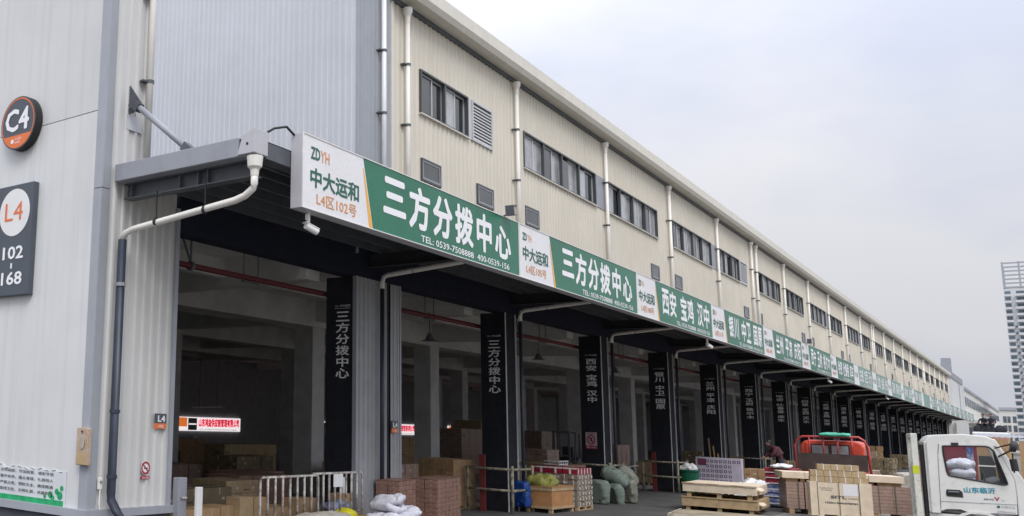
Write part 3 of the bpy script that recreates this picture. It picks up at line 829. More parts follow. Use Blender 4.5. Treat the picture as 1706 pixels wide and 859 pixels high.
# cctv cameras and floodlights on the signs
def cctv(x, lb):
    t = thing('cctv_camera', lb, 'camera', (x, 0, 0), 0, 'security cameras under the canopy edge')
    MB().box(-.02, -3.12, 5.24, .02, -3.08, 5.40).box(-.06, -3.13, 5.27, -.01, -3.08, 5.36).build('bracket', m_white, t)
    MB().tube([(0, -3.1, 5.26), (0, -3.1, 5.17)], .015, 8).build('stem', m_white, t)
    b = MB().tube([(-.10, -3.12, 5.17), (.10, -3.2, 5.09)], .055, 14).bar((-.12, -3.11, 5.22), (.11, -3.20, 5.13), .12, .012).build('housing', m_white, t, smooth=False)
    MB().tube([(.10, -3.2, 5.09), (.112, -3.205, 5.085)], .04, 12).build('lens', m_black, t)
cctv(.62, 'white bullet security camera hanging under the corner of the first sign')
cctv(24.3, 'white security camera hanging under the join of the third and fourth signs')
cctv(48.3, 'small white security camera hanging under the canopy past the sixth sign')
cctv(72.3, 'tiny white security camera under the canopy edge past the ninth sign')
def flood(x, lb):
    t = thing('floodlight', lb, 'lamp', (x, 0, 0), 0, 'floodlights on top of the signs')
    MB().bar((0, -3.2, 6.58), (.02, -3.42, 6.66), .03).build('arm', m_dksteel, t)
    MB().bar((-.10, -3.42, 6.68), (.12, -3.40, 6.72), .18, .22).build('housing', m_dksteel, t)
    MB().bar((-.09, -3.515, 6.66), (.11, -3.495, 6.70), .006, .16).build('lens', m_sackb, t)
flood(7.62, 'small floodlight on top of the first sign near its far end')
flood(41.5, 'small floodlight on top of the sixth sign')
# cable loop behind corner of sign
tag(MB().tube([(-.45, -3.0, 6.42), (-.25, -3.05, 6.56), (.0, -3.1, 6.64), (.2, -3.1, 6.56)], .02, 6).build('sign_cable', m_black, smooth=True), 'thick black cable looping from the gutter box to the first sign', 'cable')

# pendant bell lamps inside
pl = thing('pendant_lamp', 'dark bell-shaped industrial lamp hanging in the second bay beside the red pipe', 'lamp', (13.6, 1.6, 0), 0, 'bell lamps in the loading bays')
MB().tube([(0, 0, 5.4), (0, 0, 4.75)], .01, 6).build('cord', m_black, pl)
MB().tube([(0, 0, 4.78), (0, 0, 4.70), (0, 0, 4.60), (0, 0, 4.56)], [.05, .09, .13, .24], 18).build('shade', m_dksteel, pl, smooth=False)
for k, wd in zip(range(2, 9), ('third', 'fourth', 'fifth', 'sixth', 'seventh', 'eighth', 'ninth')):
    dup(pl, (8*k+5.6, 1.6, 0), label='dark bell-shaped industrial lamp hanging in the %s bay' % wd)

# lit company signs on the back wall
def wallsign(x0, lb, wid=6.1):
    t = thing('backlit_sign', lb, 'sign', (x0, 26.9, 0), 0, 'backlit company signs deep in the hall')
    MB().box(0, 0, 1.25, wid, .09, 2.08).build('light_box', m_lamp, t)
    MB().box(.05, -.012, 1.50, .95, -.002, 2.04).build('orange_mark', m_lamporg, t)
    MB().box(1.05, -.012, 1.30, 1.85, -.002, 2.02).build('logo_panel', m_backwall, t)
    MB().box(1.10, -.016, 1.62, 1.80, -.013, 1.70).build('logo_bar', m_lamp, t)
    me = text('山东鸿益供应链管理有限公司', m_lampred, (2.0, -.01, 1.50), (1, 0, 0), (0, 0, 1), wid-2.15, .52, t, .06)
    text('地址 山东省临沂市 物流园区 电话 0539-7508888', m_black, (2.1, -.01, 1.30), (1, 0, 0), (0, 0, 1), wid-2.5, .09, t, .0)
wallsign(30.5, 'red on white backlit company sign framed by the first loading bay')
wallsign(42.4, 'backlit company sign of which only a sliver shows left of the inner columns')
wallsign(53.5, 'backlit company sign half hidden behind the second clad pillar')
wallsign(65.5, 'backlit company sign seen between columns of the second bay')
t = thing('tube_lamp', 'unlit white tube lamp hanging above the lit company sign', 'lamp')
MB().bar((28.6, 24, 2.62), (31.4, 24.2, 2.72), .07).build('tube', m_white, t); MB().bar((29.2, 24, 2.66), (29.2, 24, 5.5), .015).bar((30.9, 24.1, 2.7), (30.9, 24.1, 5.5), .015).build('cord', m_black, t)
t = thing('roller_shutter', 'dull grey roller shutter at the back of the third bay', 'shutter', (83.9, 26.9, 0))
sl = MB().box(0, 0, 0, 6.2, .05, .28).mesh('slat')
for k in range(16): share('slat', sl, m_conc, t, (0, 0, 1.4+k*.3))
t = thing('wall_lettering', 'faint upright characters on the dark panel below the lit sign', 'lettering', (0, 0, 0))
text('业', m_textgrey, (30.4, 26.9, .4), (1, 0, 0), (0, 0, 1), .5, .6, t); text('务', m_textgrey, (32.0, 26.9, .4), (1, 0, 0), (0, 0, 1), .5, .6, t)

# ================================================================== GOODS
def sack_mesh(l, wd, h, seed, lump=.12, nx=34, ny=22):
    """filled sack: pillow with pinched ends, sag and creases"""
    vs, fs = [], []
    for s in (1, -1):
        for i in range(nx+1):
            for j in range(ny+1):
                u = -1+2*i/nx; v = -1+2*j/ny
                e = max(0, 1-abs(u)**3.2)*max(0, 1-abs(v)**2.6)
                z = s*(e**.45)*h/2
                sx = l/2*u*(1-.06*abs(v)**2); sy = wd/2*v*(1-.10*(1-abs(u)**4)*0-.12*abs(u)**6)
                p = Vector((sx, sy, z))
                n_ = noise.noise(Vector((sx*4/l+seed*3.1, sy*4/wd, s*2.3)))*lump*h*1.2-abs(noise.noise(Vector((sx*7/l+seed, sy*9/wd, s))))*lump*1.1*h-abs(noise.noise(Vector((sx*15/l+sy*6/wd, sy*5/wd-seed, s))))*lump*.6*h
                p.z += n_*(1 if e > 0 else 0)
                if s < 0: p.z = max(p.z, -h*.42)
                vs.append(p)
    n1 = (nx+1)*(ny+1)
    for s in (0, 1):
        for i in range(nx):
            for j in range(ny):
                a = s*n1+i*(ny+1)+j
                fs.append((a, a+1, a+ny+2, a+ny+1) if s else (a, a+ny+1, a+ny+2, a+1))
    me = bpy.data.meshes.new('sack'); me.from_pydata([tuple(v) for v in vs], [], fs); me.update()
    bm = bmesh.new(); bm.from_mesh(me); bmesh.ops.remove_doubles(bm, verts=bm.verts, dist=1e-4); bmesh.ops.recalc_face_normals(bm, faces=bm.faces); bm.to_mesh(me); bm.free()
    for p in me.polygons: p.use_smooth = True
    return me
def sack(name, me, m_, loc, rot, label, cat='sack', group=None):
    o = bpy.data.objects.new(name, me)
    if not me.materials: me.materials.append(m_)
    COL.objects.link(o); o.location = loc; o.rotation_euler = rot
    return tag(o, label, cat, group)

def pallet(mb, l, wd, z0=0):
    """l along x, wd along y"""
    for y in (0, wd/2-.05, wd-.1): mb.box(0, y, z0, l, y+.1, z0+.02)
    for x in (0, l/2-.07, l-.14):
        for y in (0, wd/2-.05, wd-.1): mb.box(x+.001, y+.001, z0+.02, x+.139, y+.099, z0+.10)
    n = 5
    for k in range(n):
        y = (wd-.12)*k/(n-1); mb.box(0, y, z0+.10, l, y+.12, z0+.12)
    return mb
def stack(name, label, loc, rz, l, wd, n, size, m_, cat='pallet load', straps=False, jit=.012, seed=1, group=None, band=None, m_pal=None):
    """palletised stack; l,wd footprint; n=(nx,ny,nz) cartons"""
    t = thing(name, label, cat, loc, rz, group)
    pallet(MB(), l, wd).build('pallet', m_pal or m_wood, t)
    nx, ny, nz_ = n; cx, cyy, czz = l/nx, wd/ny, size
    rg = random.Random(seed)
    def ctn(var):
        b_ = MB().box(.006, .006, .003, cx-.006, cyy-.006, czz-.003); nb = len(b_.f)
        b_.box(.004, cyy/2-.022, czz*.62, .0065, cyy/2+.022, czz-.002).box(cx/2-.022, .004, czz*.62, cx/2+.022, .0065, czz-.002).box(.004, cyy/2-.022, czz-.003, cx-.004, cyy/2+.022, czz-.0005)
        nt_ = len(b_.f)
        if var:
            w_ = min(.09, cyy*.3); b_.box(.003, cyy*.12, czz*.25, .0065, cyy*.12+w_, czz*.25+w_*.6); b_.box(cx*.6, .003, czz*.3, cx*.6+w_, .0065, czz*.3+w_*.6)
        nl_ = len(b_.f)
        if var == 2: b_.box(.0035, cyy*.55, czz*.2, .0065, cyy*.9, czz*.3); b_.box(cx*.1, .0035, czz*.2, cx*.45, .0065, czz*.28)
        q = b_.mesh('carton')
        for a_ in (m_, m_tape if m_ is not m_brownbox else m_greycarton, m_tape2, m_ink): q.materials.append(a_)
        for i_, p_ in enumerate(q.polygons): p_.material_index = 0 if i_ < nb else 1 if i_ < nt_ else 2 if i_ < nl_ else 3
        return q
    mes = [ctn(0), ctn(1), ctn(2)]
    for k in range(nz_):
        for j in range(ny):
            if ny > 2 and nx > 2 and 0 < j < ny-1 and k < nz_-1:
                xs_ = [0, nx-1]
            else: xs_ = list(range(nx))
            for i in xs_:
                o = bpy.data.objects.new('carton', mes[rg.choice((0, 0, 0, 0, 1, 2) if m_ is not m_brownbox else (0,))]); COL.objects.link(o); o.parent = t
                o.location = (i*cx+rg.uniform(-jit, jit), j*cyy+rg.uniform(-jit, jit), .12+k*czz); o.rotation_euler = (0, 0, rg.uniform(-.02, .02))
    if straps:
        H = .12+nz_*czz
        for f in (.25, .75):
            rect_frame_y(l*f, wd, H).build('strap', band or m_strap, t)
    return t
def rect_frame_y(x, wd, H):
    return MB().box(x-.02, -.02, .0, x+.02, -.012, H+.01).box(x-.02, wd+.012, .0, x+.02, wd+.02, H+.01).box(x-.02, -.02, H+.01, x+.02, wd+.02, H+.018)

# brown shrink-wrapped bundles in front of the second pillar
t = stack('bundle_stack', 'brown shrink-wrapped bundle stack beside the white sacks, nearer and longer of the two', (9.36, -.78, G), R(8), 1.9, .62, (6, 2, 9), .108, m_brownbox, seed=3, jit=.006, group='brown bundle stacks')
t.rotation_euler = (0, 0, R(10)); 
film = MB().box(-.004, -.004, 1.095, 1.904, .624, 1.105).build('film_top', m_brownbox, t)
t = stack('bundle_stack', 'brown shrink-wrapped bundle stack behind the white sacks, left of the longer one', (7.78, -.68, G), R(10), 1.15, .56, (5, 2, 9), .108, m_brownbox, seed=5, jit=.006, group='brown bundle stacks')
MB().box(-.004, -.004, 1.095, 1.154, .564, 1.105).build('film_top', m_brownbox, t)

# white sacks heap
sm = [sack_mesh(.72, .44, .20, s, .2) for s in (1, 2, 3)]
spots = [(6.3, -1.35, .10, 10), (7.0, -1.2, .12, -50), (7.7, -.95, .10, 20), (6.9, -1.9, .10, -15), (7.45, -1.65, .10, 35), (8.0, -1.45, .10, -10),
         (6.9, -1.35, .27, -20), (7.4, -1.15, .27, 30), (7.25, -1.6, .28, 5), (7.95, -1.25, .30, -55), (7.1, -1.3, .44, 15), (7.5, -1.25, .45, -30), (7.25, -1.25, .60, 0), (6.2, -1.0, .12, 60), (8.15, -1.15, .25, 50), (7.9, -1.75, .10, -50)]
nm = ['at the left end of the bottom row', 'in the bottom row left of middle', 'at the back of the bottom row', 'at the front of the bottom row', 'in the middle front of the bottom row', 'at the right end of the bottom row',
      'on the left of the second layer', 'at the back of the second layer', 'at the front of the second layer', 'on the right of the second layer', 'on the left of the third layer', 'on the right of the third layer', 'on the very top of the heap', 'slumped at the far left end of the heap', 'slumped against the brown bundles', 'low at the front right of the heap']
for i, (x, y, z, a) in enumerate(spots):
    sack('sack', sm[i % 3], m_sackw, (x-.55, y+.25, (z+G)*1.0+.16), (R((i*37) % 41-20), R((i*53) % 37-18), R(a+i*23)), 'white woven sack ' + nm[i], group='heap of white sacks')

# metal crowd barrier with paper notice
def barrier(x0, x1, y, top, n, lb, m_, paper=False):
    t = thing('crowd_barrier', lb, 'barrier', group='metal crowd barriers')
    MB().tube([(x0, y, G), (x0, y, top-.05), (x0+.05, y, top), (x1-.05, y, top), (x1, y, top-.05), (x1, y, G)], .024, 10).build('frame', m_, t, smooth=True)
    MB().tube([(x0, y, .30), (x1, y, .30)], .018, 8).build('lower_rail', m_, t, smooth=True)
    for k in range(1, n):
        x = x0+(x1-x0)*k/n; MB().tube([(x, y, .30), (x, y, top)],   .024, 8).build('bar', m_galv, t, smooth=True)
    for x in (x0+.25, x1-.25): MB().bar((x, y-.28, G+.03), (x, y+.28, G+.03), .04).build('foot', m_, t)
    if paper: MB().box(x0+.75, y-.035, top-.28, x0+1.1, y-.028, top-.02).build('paper_notice', m_signwhite, t)
barrier(2.85, 4.75, -.56, 1.085, 8, 'rusty tubular crowd barrier in the first bay, left one beside the cartons', m_galv)
barrier(4.65, 6.55, -.47, 1.11, 9, 'tubular crowd barrier with a paper notice in front of the second pillar', m_galv, True)

# kraft cartons at the lower left
crt = {}
def carton(x, y, z, l, wd, h, rz, lb, m_=None, tape=True, group=None, cat='carton'):
    t = thing('carton', lb, cat, (x, y, z), rz, group)
    MB().box(0, 0, 0, l, wd, h).build('box', m_ or m_carton, t, bevel=.006)
    if tape: MB().box(l/2-.03, -.002, h*.7, l/2+.03, wd+.002, h+.002).build('tape', m_carton2, t)
    return t
for i, (x, y, z, l, h, lb) in enumerate([(2.05, .6, G+.0, .55, .60, 'kraft carton at the left end of the row behind the white post'), (2.62, .6, G, .5, .62, 'kraft carton second from the left in the row before the first bay'),
        (3.14, .6, G, .45, .64, 'kraft carton third from the left in the row before the first bay')]):
    carton(x, y, z, l, .5, h, R(3*i-2), lb, group='cartons in the first bay')
carton(3.6, .5, G, .45, .35, .80, R(2), 'upright kraft carton standing left of the barrier', m_carton2, group='cartons in the first bay')
carton(4.08, .52, G, .42, .35, .78, R(-4), 'upright kraft carton touching the left barrier', m_carton, group='cartons in the first bay')
carton(4.5, .5, G, 1.1, .6, .55, R(0), 'low kraft carton behind the beige cloth', m_carton, group='cartons in the first bay')
for i, (x, y, h, lb) in enumerate([(5.35, .35, .72, 'tall kraft carton behind the paper notice'), (5.85, .40, .70, 'tall kraft carton right of the one behind the paper notice')]):
    carton(x, y, G, .42, .4, h, R(4*i), lb, group='cartons in the first bay')
t = thing('covered_load', 'low load under a beige woven cloth behind the left barrier', 'load', (3.75, -1.35, G))
lm = sack_mesh(1.9, .9, .62, 9, .08, 30, 18); o = share('cloth', lm, m_sackb, t, (.65, .4, .33))
o.scale = (1, 1, 1.0)
# small carton with white plastic tube
carton(6.15, -.25, G+.62, .42, .32, .22, R(5), 'small kraft carton on the blue wrapped goods below the white tube', m_carton)
tag(MB().tube([(6.40, -.10, G), (6.40, -.10, .98)], .04, 10).build('plastic_tube', m_white, smooth=True), 'upright white plastic tube behind the small carton', 'tube')
t = thing('wrapped_goods', 'blue and yellow printed bags under the small carton', 'bag', (6.35, -.95, G))
o = share('blue_bag', sack_mesh(.8, .4, .24, 12), m_dblue, t, (-.35, .75, .60)); o = share('yellow_bag', sack_mesh(.5, .4, .26, 13), mat('yellow_print', (.70, .62, .02), .4, var=.1), t, (-.45, .5, .45)); MB().box(-.8, .3, 0, .3, 1.0, .42).build('base_carton', m_carton, t)
# steel post and white post at bay edge
t = thing('steel_post', 'dented grey steel guard post at the edge of the first bay', 'post', (0, 0, 0))
MB().box(1.0, -.20, G, 1.22, -.06, 1.10).build('channel', m_steel, t, bevel=.01)
MB().tube([(1.05, -.21, .42), (1.2, -.21, .42)], .02, 8).build('bolt', m_galv, t); MB().tube([(1.05, -.21, .75), (1.2, -.21, .75)], .02, 8).build('bolt', m_galv, t)
t = thing('white_post', 'short white painted post in front of the steel post', 'post')
MB().box(1.22, -.45, G, 1.36, -.38, .95).build('post', m_white, t, bevel=.01); MB().tube([(1.29, -.455, .35), (1.29, -.45, .35)], .022, 8).build('hole', m_black, t)

# goods standing inside the first bays
def carton_pile(name, lb, x, y, nx, ny, nz_, cs, m_, rz=0, seed=1):
    return stack(name, lb, (x, y, G), rz, nx*cs[0], ny*cs[1], (nx, ny, nz_), cs[2], m_, seed=seed)
carton_pile('carton_stack', 'olive brown wrapped carton stack just inside the first bay', 1.7, 1.9, 4, 2, 2, (.85, .6, .37), m_olivebox, seed=2)
carton_pile('carton_stack', 'pale carton stack behind the left barrier', 5.2, 2.2, 2, 2, 3, (.6, .5, .28), m_carton2, seed=4)
carton_pile('carton_stack', 'reddish carton stack behind the barriers', 6.2, 2.6, 4, 2, 3, (.5, .5, .30), m_brownbox, seed=6)
carton_pile('carton_stack', 'low carton stack deep in the first bay', 9.5, 9.0, 4, 2, 2, (.7, .6, .35), m_greycarton, seed=6)
carton_pile('carton_stack', 'dim carton stack near the lit sign', 20, 19, 5, 2, 3, (.8, .6, .38), m_carton, seed=7)
carton_pile('carton_stack', 'dark brown carton stack in front of the red post', 14.2, 1.2, 2, 3, 4, (.6, .4, .32), m_carton, R(-6), seed=8)
carton_pile('carton_stack', 'mixed carton stack behind the long brown bundles', 12.3, 1.9, 3, 2, 4, (.5, .5, .28), m_greycarton, R(6), seed=9)
carton_pile('carton_stack', 'carton stack behind the second clad pillar', 13.6, 4.2, 3, 2, 3, (.6, .5, .34), m_carton2, R(3), seed=10)
carton_pile('carton_stack', 'pale tall carton stack in the third bay', 33.5, 9.2, 2, 2, 6, (.8, .7, .42), m_carton2, seed=11)
carton_pile('carton_stack', 'brown carton stack in the third bay beside the pale one', 30.5, 8.8, 3, 2, 5, (.8, .7, .42), m_greycarton, seed=12)
carton_pile('carton_stack', 'dim carton stack deep in the fourth bay', 40, 8.8, 3, 2, 5, (.8, .7, .42), m_greycarton, seed=13)
carton_pile('carton_stack', 'carton stack in the hall left of the purple board', 36.5, 3.8, 3, 2, 4, (.6, .5, .4), m_greycarton, seed=14)
for i, (x, y, nx, ny, nz_, cs, mm_, lb) in enumerate([
    (23.9, 2.6, 3, 2, 3, (.6, .5, .32), m_carton, 'kraft carton stack inside the third bay behind the red boxes'),
    (27.3, 3.6, 3, 2, 5, (.5, .5, .28), m_greycarton, 'grey brown carton stack inside the fourth bay behind the scooters'),
    (35.2, 1.6, 3, 2, 3, (.6, .5, .30), m_carton2, 'pale carton stack inside the fifth bay'),
    (43.2, 1.8, 3, 2, 4, (.6, .5, .34), m_olivebox, 'olive brown carton stack inside the sixth bay'),
    (51, 2.0, 3, 2, 3, (.6, .5, .34), m_carton, 'kraft carton stack inside the seventh bay'),
    (12.2, 7.5, 3, 2, 3, (.7, .5, .34), m_olivebox, 'olive brown carton stack beside the inner column of the second bay'),
    (17.0, 12.0, 5, 2, 3, (.7, .5, .4), m_carton2, 'long low pale carton stack deep inside the second bay'),
    (8.6, 4.6, 3, 2, 2, (.7, .5, .4), m_brownbox, 'low reddish carton stack beside the inner column of the first bay'),
    (14.5, 15.0, 4, 2, 2, (.8, .5, .4), m_olivebox, 'dim olive carton stack deep in the first bay before the lit sign'),
    (25.5, 9.6, 3, 2, 4, (.7, .5, .4), m_carton, 'kraft carton stack deep inside the third bay left of the shutter')]):
    carton_pile('carton_stack', lb, x, y, nx, ny, nz_, cs, mm_, R((i*7) % 9-4), seed=200+i)
# hall clutter that shows dark against the openings
def forklift(x, y, rz, lb):
    t = thing('forklift', lb, 'forklift', (x, y, G), rz, 'dark forklifts in the hall')
    MB().prism([(-.9, .35), (-.95, .95), (-.5, 1.15), (.05, 1.0), (.1, .6), (.75, .6), (.75, .3)], lambda a, b, d: (a, d, b), -.5, .5).build('body', m_dksteel, t, bevel=.03)
    cg = MB()
    for yy in (-.46, .46):
        cg.bar((-.75, yy, 1.05), (-.6, yy, 2.2), .06).bar((.55, yy, .6), (.25, yy, 2.2), .06)
    cg.box(-.7, -.5, 2.2, .35, .5, 2.25); cg.build('overhead_guard', m_dksteel, t)
    MB().box(-.45, -.22, 1.0, -.05, .22, 1.12).box(-.5, -.22, 1.1, -.4, .22, 1.6).build('seat', m_black, t)
    ms = MB().box(.82, -.35, .1, .92, -.27, 2.3).box(.82, .27, .1, .92, .35, 2.3).box(.83, -.27, 1.2, .9, .27, 1.26).box(.83, -.27, 2.22, .9, .27, 2.3)
    ms.build('mast', m_dksteel, t)
    for yy in (-.3, .2): MB().box(.92, yy, .1, 1.95, yy+.1, .14).build('fork', m_dksteel, t)
    for xx, yy, r_ in ((.5, -.5, .28), (.5, .38, .28), (-.6, -.5, .23), (-.6, .38, .23)):
        MB().tube([(xx, yy, r_), (xx, yy+.14, r_)], r_, 18).build('wheel', m_black, t)
forklift(17.5, 7.2, R(200), 'dark forklift parked in the second bay among cartons')
forklift(10.6, 10.5, R(160), 'dark forklift seen in the first bay left of the inner column')
forklift(31.5, 4.4, R(190), 'dark forklift in the fourth bay behind the green sacks')

# pillar guard rails
def guard(k, lb, redpost=True):
    x = PX(k)-.45
    t = thing('guard_rail', lb, 'guard rail', (x, 0, 0), 0, 'tubular guards round the pillars')
    ps = [(-.45, .98), (-.45, -.32), (.95, -.32)]
    for j, (a, b) in enumerate(ps):
        MB().tube([(a, b, G), (a, b, 1.10 if j else 1.02)], .045, 10).build('post', m_guard, t, smooth=True)
    for z in (.42, 1.0):
        MB().tube([(-.45, 1.05, z), (-.45, -.32, z)], .036, 8).build('rail', m_guard, t, smooth=True)
        MB().tube([(-.45, -.32, z), (.95, -.32, z)], .036, 8).build('rail', m_guard, t, smooth=True)
    if redpost: MB().box(-.40, .50, G, -.32, .66, 1.38).build('red_post', m_redpost, t)
guard(2, 'weathered yellow and black pillar guard with a tall red post beside the brown cartons')
guard(3, 'pillar guard behind the green sacks, rails worn to bare metal', False)
guard(4, 'pillar guard left of the green bin with a faded red post')
guard(6, 'pillar guard beyond the purple printed board', False)
guard(5, 'pillar guard half hidden behind the purple printed board', False)

# blue bag, crate with olive cloth, parcels
t = thing('blue_bag', 'bright blue plastic bag between the guard post and the plywood crate', 'bag', (15.70, -.12, G))
o = share('bag', sack_mesh(.75, .62, .5, 21, .25), m_blue, t, (0, 0, .50)); o.rotation_euler = (0, R(86), R(-10))
t = thing('plywood_crate', 'orange plywood crate on small feet with an olive cloth on top', 'crate', (15.95, -.90, G), R(-2))
cw_, cd_ = 1.5, .75
MB().box(0, 0, .12, cw_, cd_, .72).build('panel_box', m_ply, t)
bt = MB()
for z0, z1 in ((.12, .19), (.62, .72)): bt.box(-.02, -.02, z0, cw_+.02, -.001, z1).box(-.02, -.0, z0, -.001, cd_, z1)
bt.build('batten', m_wood, t); MB().box(-.03, -.03, .72, cw_+.03, cd_+.03, .745).build('lid', m_ply, t)
for x in (0, cw_-.1): 
    for y in (0, cd_-.1): MB().box(x, y, 0, x+.1, y+.1, .12).build('foot', m_wood, t)
o = sack('olive_cloth', sack_mesh(.8, .82, .36, 31, .3), m_olive, (16.35, -.50, .69), (R(8), R(-6), R(8)), 'crumpled olive cloth bundle lying on the plywood crate', 'cloth bundle')
# strapped parcels pallet: each carton edge-strapped
m_parcel = mat('grey_brown_parcel', (.28, .235, .19), .6, var=.15, scale=6)
t = stack('parcel_stack', 'tall pallet of small strapped parcels with red boxes on top, right of the plywood crate', (17.75, -.98, G), R(0), 1.25, 1.3, (5, 5, 6), .155, m_parcel, seed=15, jit=.02)
lm_ = MB().box(0, -.030, .03, .05, -.018, .10).mesh('label'); lm_.materials.append(m_strap)
ls_ = MB().box(-.030, 0, .03, -.018, .05, .10).mesh('label'); ls_.materials.append(m_strap)
ts_ = MB().box(0, -.030, .01, .015, -.018, .14).mesh('tape'); ts_.materials.append(m_strap)
te_ = MB().box(-.030, 0, .01, -.018, .018, .14).mesh('tape'); te_.materials.append(m_strap)
for k in range(6):
    for i in range(5): share('label' if (i+k) % 2 else 'tape', lm_ if (i+k) % 2 else ts_, None, t, (i*.25+.11, 0, .12+k*.155))
    for j in range(5): share('label' if (j+k) % 2 else 'tape', ls_ if (j+k) % 2 else te_, None, t, (0, j*.26+.10, .12+k*.155))
rb = MB().box(.01, .01, 0, .24, .42, .17).mesh('red_box'); rb.materials.append(m_redfilm)
for i in range(5):
    for j in range(3): share('red_box', rb, None, t, (i*.25, j*.43, 1.055))
wb = MB()
for i in range(5): wb.box(i*.25+.10, -.006, 1.06, i*.25+.135, 0.008, 1.23)
for j in range(3): wb.box(-.002, j*.43+.18, 1.06, .008, j*.43+.24, 1.23); wb.box(.0, j*.43+.02, 1.20, .25, j*.43+.42, 1.228)
wb.build('white_band', m_strap, t)
# small basket and loose things on cartons behind
t = thing('wire_basket', 'white plastic basket standing on the parcels behind the red boxes', 'basket', (20.3, .6, .92))
bk = MB()
for z in (0, .10, .20): bk.box(-.35-z*.3, -.25, z, .35+z*.3, -.23, z+.03).box(-.35-z*.3, -.25, z, -.33-z*.3, .25, z+.03)
for x in (-.35, -.18, 0, .18, .34): bk.bar((x, -.24, 0), (x*1.15, -.24, .22), .02)
bk.build('basket', m_white, t)
carton_pile('carton_stack', 'dark maroon carton stack behind the parcels and green sacks', 20.2, .3, 4, 2, 4, (.5, .5, .27), m_brownbox, seed=16)
carton_pile('carton_stack', 'mixed pale carton stack behind the blue bag', 17.4, 1.0, 3, 2, 4, (.5, .45, .27), m_parcel, seed=17)

# green woven sacks
gs = [(21.3, -.40, .19, (0, R(84), R(-12)), (.80, .68, .52), m_sackg, 'plump green woven sack standing upright at the left of the sack group'),
      (22.0, -.70, .12, (R(22), R(72), R(-12)), (.74, .60, .42), m_sackg, 'green woven sack leaning in the middle of the sack group'),
      (22.7, -.90, .20, (R(8), R(82), R(-12)), (.80, .52, .42), m_sackg2, 'grey striped woven sack at the right of the sack group'),
      (22.1, -.66, .70, (R(14), R(28), R(-70)), (.92, .62, .50), m_sackg, 'green woven sack lying on top of the other sacks'),
      (22.8, -.86, .72, (R(20), R(48), R(-60)), (.80, .5, .34), m_sackg2, 'grey striped sack slumped across the top right of the sack group')]
for i, (x, y, z, rot, (l, wd, h), mm_, lb) in enumerate(gs):
    sack('woven_sack', sack_mesh(l, wd, h, 41+i, .14), mm_, (x, y, z), rot, lb, group='green and grey woven sacks')

# scooters in the dark by the fourth pillar
def scooter(x, y, rz, lb):
    t = thing('scooter', lb, 'scooter', (x, y, G), rz, 'parked electric scooters')
    for xx in (-.62, .62):
        wv = MB(); n = 18
        for k in range(n):
            a0, a1 = 2*math.pi*k/n, 2*math.pi*(k+1)/n
            wv.tube([(xx+.22*math.cos(a0), 0, .25+.22*math.sin(a0)), (xx+.22*math.cos(a1), 0, .25+.22*math.sin(a1))], .045, 6, cap=False)
        w_ = wv.build('wheel', m_black, t, smooth=True)
        MB().tube([(xx, -.04, .25), (xx, .04, .25)], .08, 12).build('hub', m_galv, w_)
    MB().prism([(-.75, .5), (-.55, .78), (-.05, .80), (.05, .45), (.30, .36), (.42, .36), (.42, .28), (-.1, .25), (-.35, .32)], lambda a, b, d: (a, d, b), -.13, .13).build('body', m_dksteel, t, bevel=.03)
    MB().prism([(.34, .3), (.46, .3), (.60, .95), (.50, .98)], lambda a, b, d: (a, d, b), -.17, .17).build('leg_shield', m_black, t, bevel=.02)
    MB().box(-.60, -.13, .79, .0, .13, .87).build('seat', m_black, t, bevel=.03)
    MB().tube([(.62, 0, .25), (.50, 0, 1.05)], .025, 8).tube([(.42, -.30, 1.10), (.50, 0, 1.05), (.42, .30, 1.10)], .02, 8).build('handlebar', m_galv, t)
    MB().tube([(.58, 0, .90), (.63, 0, .90)], .075, 12).build('headlight', m_sackb, t)
scooter(27.6, .6, R(200), 'dark electric scooter parked left of the faded red post')
scooter(26.6, 1.1, R(215), 'dark electric scooter behind the grey striped sack')
# green bin with white rubbish
t = thing('green_bin', 'green plastic bin full of white rubbish beside the guard post', 'bin', (31.3, -.55, G))
MB().tube([(0, 0, 0), (0, 0, .04), (0, 0, .86), (0, 0, .88), (0, 0, .94), (0, 0, .94)], [.26, .30, .38, .42, .42, .36], 20).build('bin', m_bin, t)
o = share('rubbish', sack_mesh(.6, .6, .34, 51, .3), m_white, t, (0, 0, 1.0))
# printed board carton
t = thing('printed_board', 'large white carton panel printed with rows of dark purple symbols', 'panel', (33.6, -1.95, G), 0)
MB().box(0, 0, 0.0, .30, 1.70, 1.42).build('panel', m_purple, t)
pr = MB()
for j in range(10):
    for k in range(6):
        y = 1.64-.165*j; z = 1.32-.2*k
        if (j in (0, 1) and k in (0,)) or (k == 1 and j < 2): continue
        if j > 7 and k > 0: continue
        pr.box(-.006, y-.11, z-.11, -.002, y-.085, z); pr.box(-.006, y-.03, z-.11, -.002, y-.005, z); pr.box(-.006, y-.085, z-.02, -.002, y-.03, z); pr.box(-.006, y-.085, z-.11, -.002, y-.03, z-.09)
pr.build('symbol_print', m_purpled, t)
MB().box(-.008, 1.30, 1.08, -.001, 1.62, 1.36).build('logo_patch', mat('maroon_print', (.20, .05, .10), .5, var=.05), t)
o = sack('white_sack', sack_mesh(1.3, .7, .35, 53, .25), m_sackw, (27.5, -2.9, .05), (0, 0, R(-60)), 'loose white film bundle in front of the printed board', 'film bundle')
o = sack('brown_sack', sack_mesh(.8, .6, .35, 54, .25), mat('brown_cloth', (.12, .08, .07), .8), (27.3, -2.5, .22), (0, 0, R(-50)), 'dark brown bundle beside the white film in front of the printed board', 'cloth bundle')
sack('grey_bundle', sack_mesh(1.2, .8, .45, 55, .3), m_signwhite, (30.5, -3.0, .30), (0, 0, R(-60)), 'grey plastic wrapped bundle right of the printed board', 'bundle')
carton_pile('carton_stack', 'low dark goods under the grey wrapped bundle', 30.0, -3.4, 2, 2, 1, (.7, .6, .25), m_greycarton, seed=33)
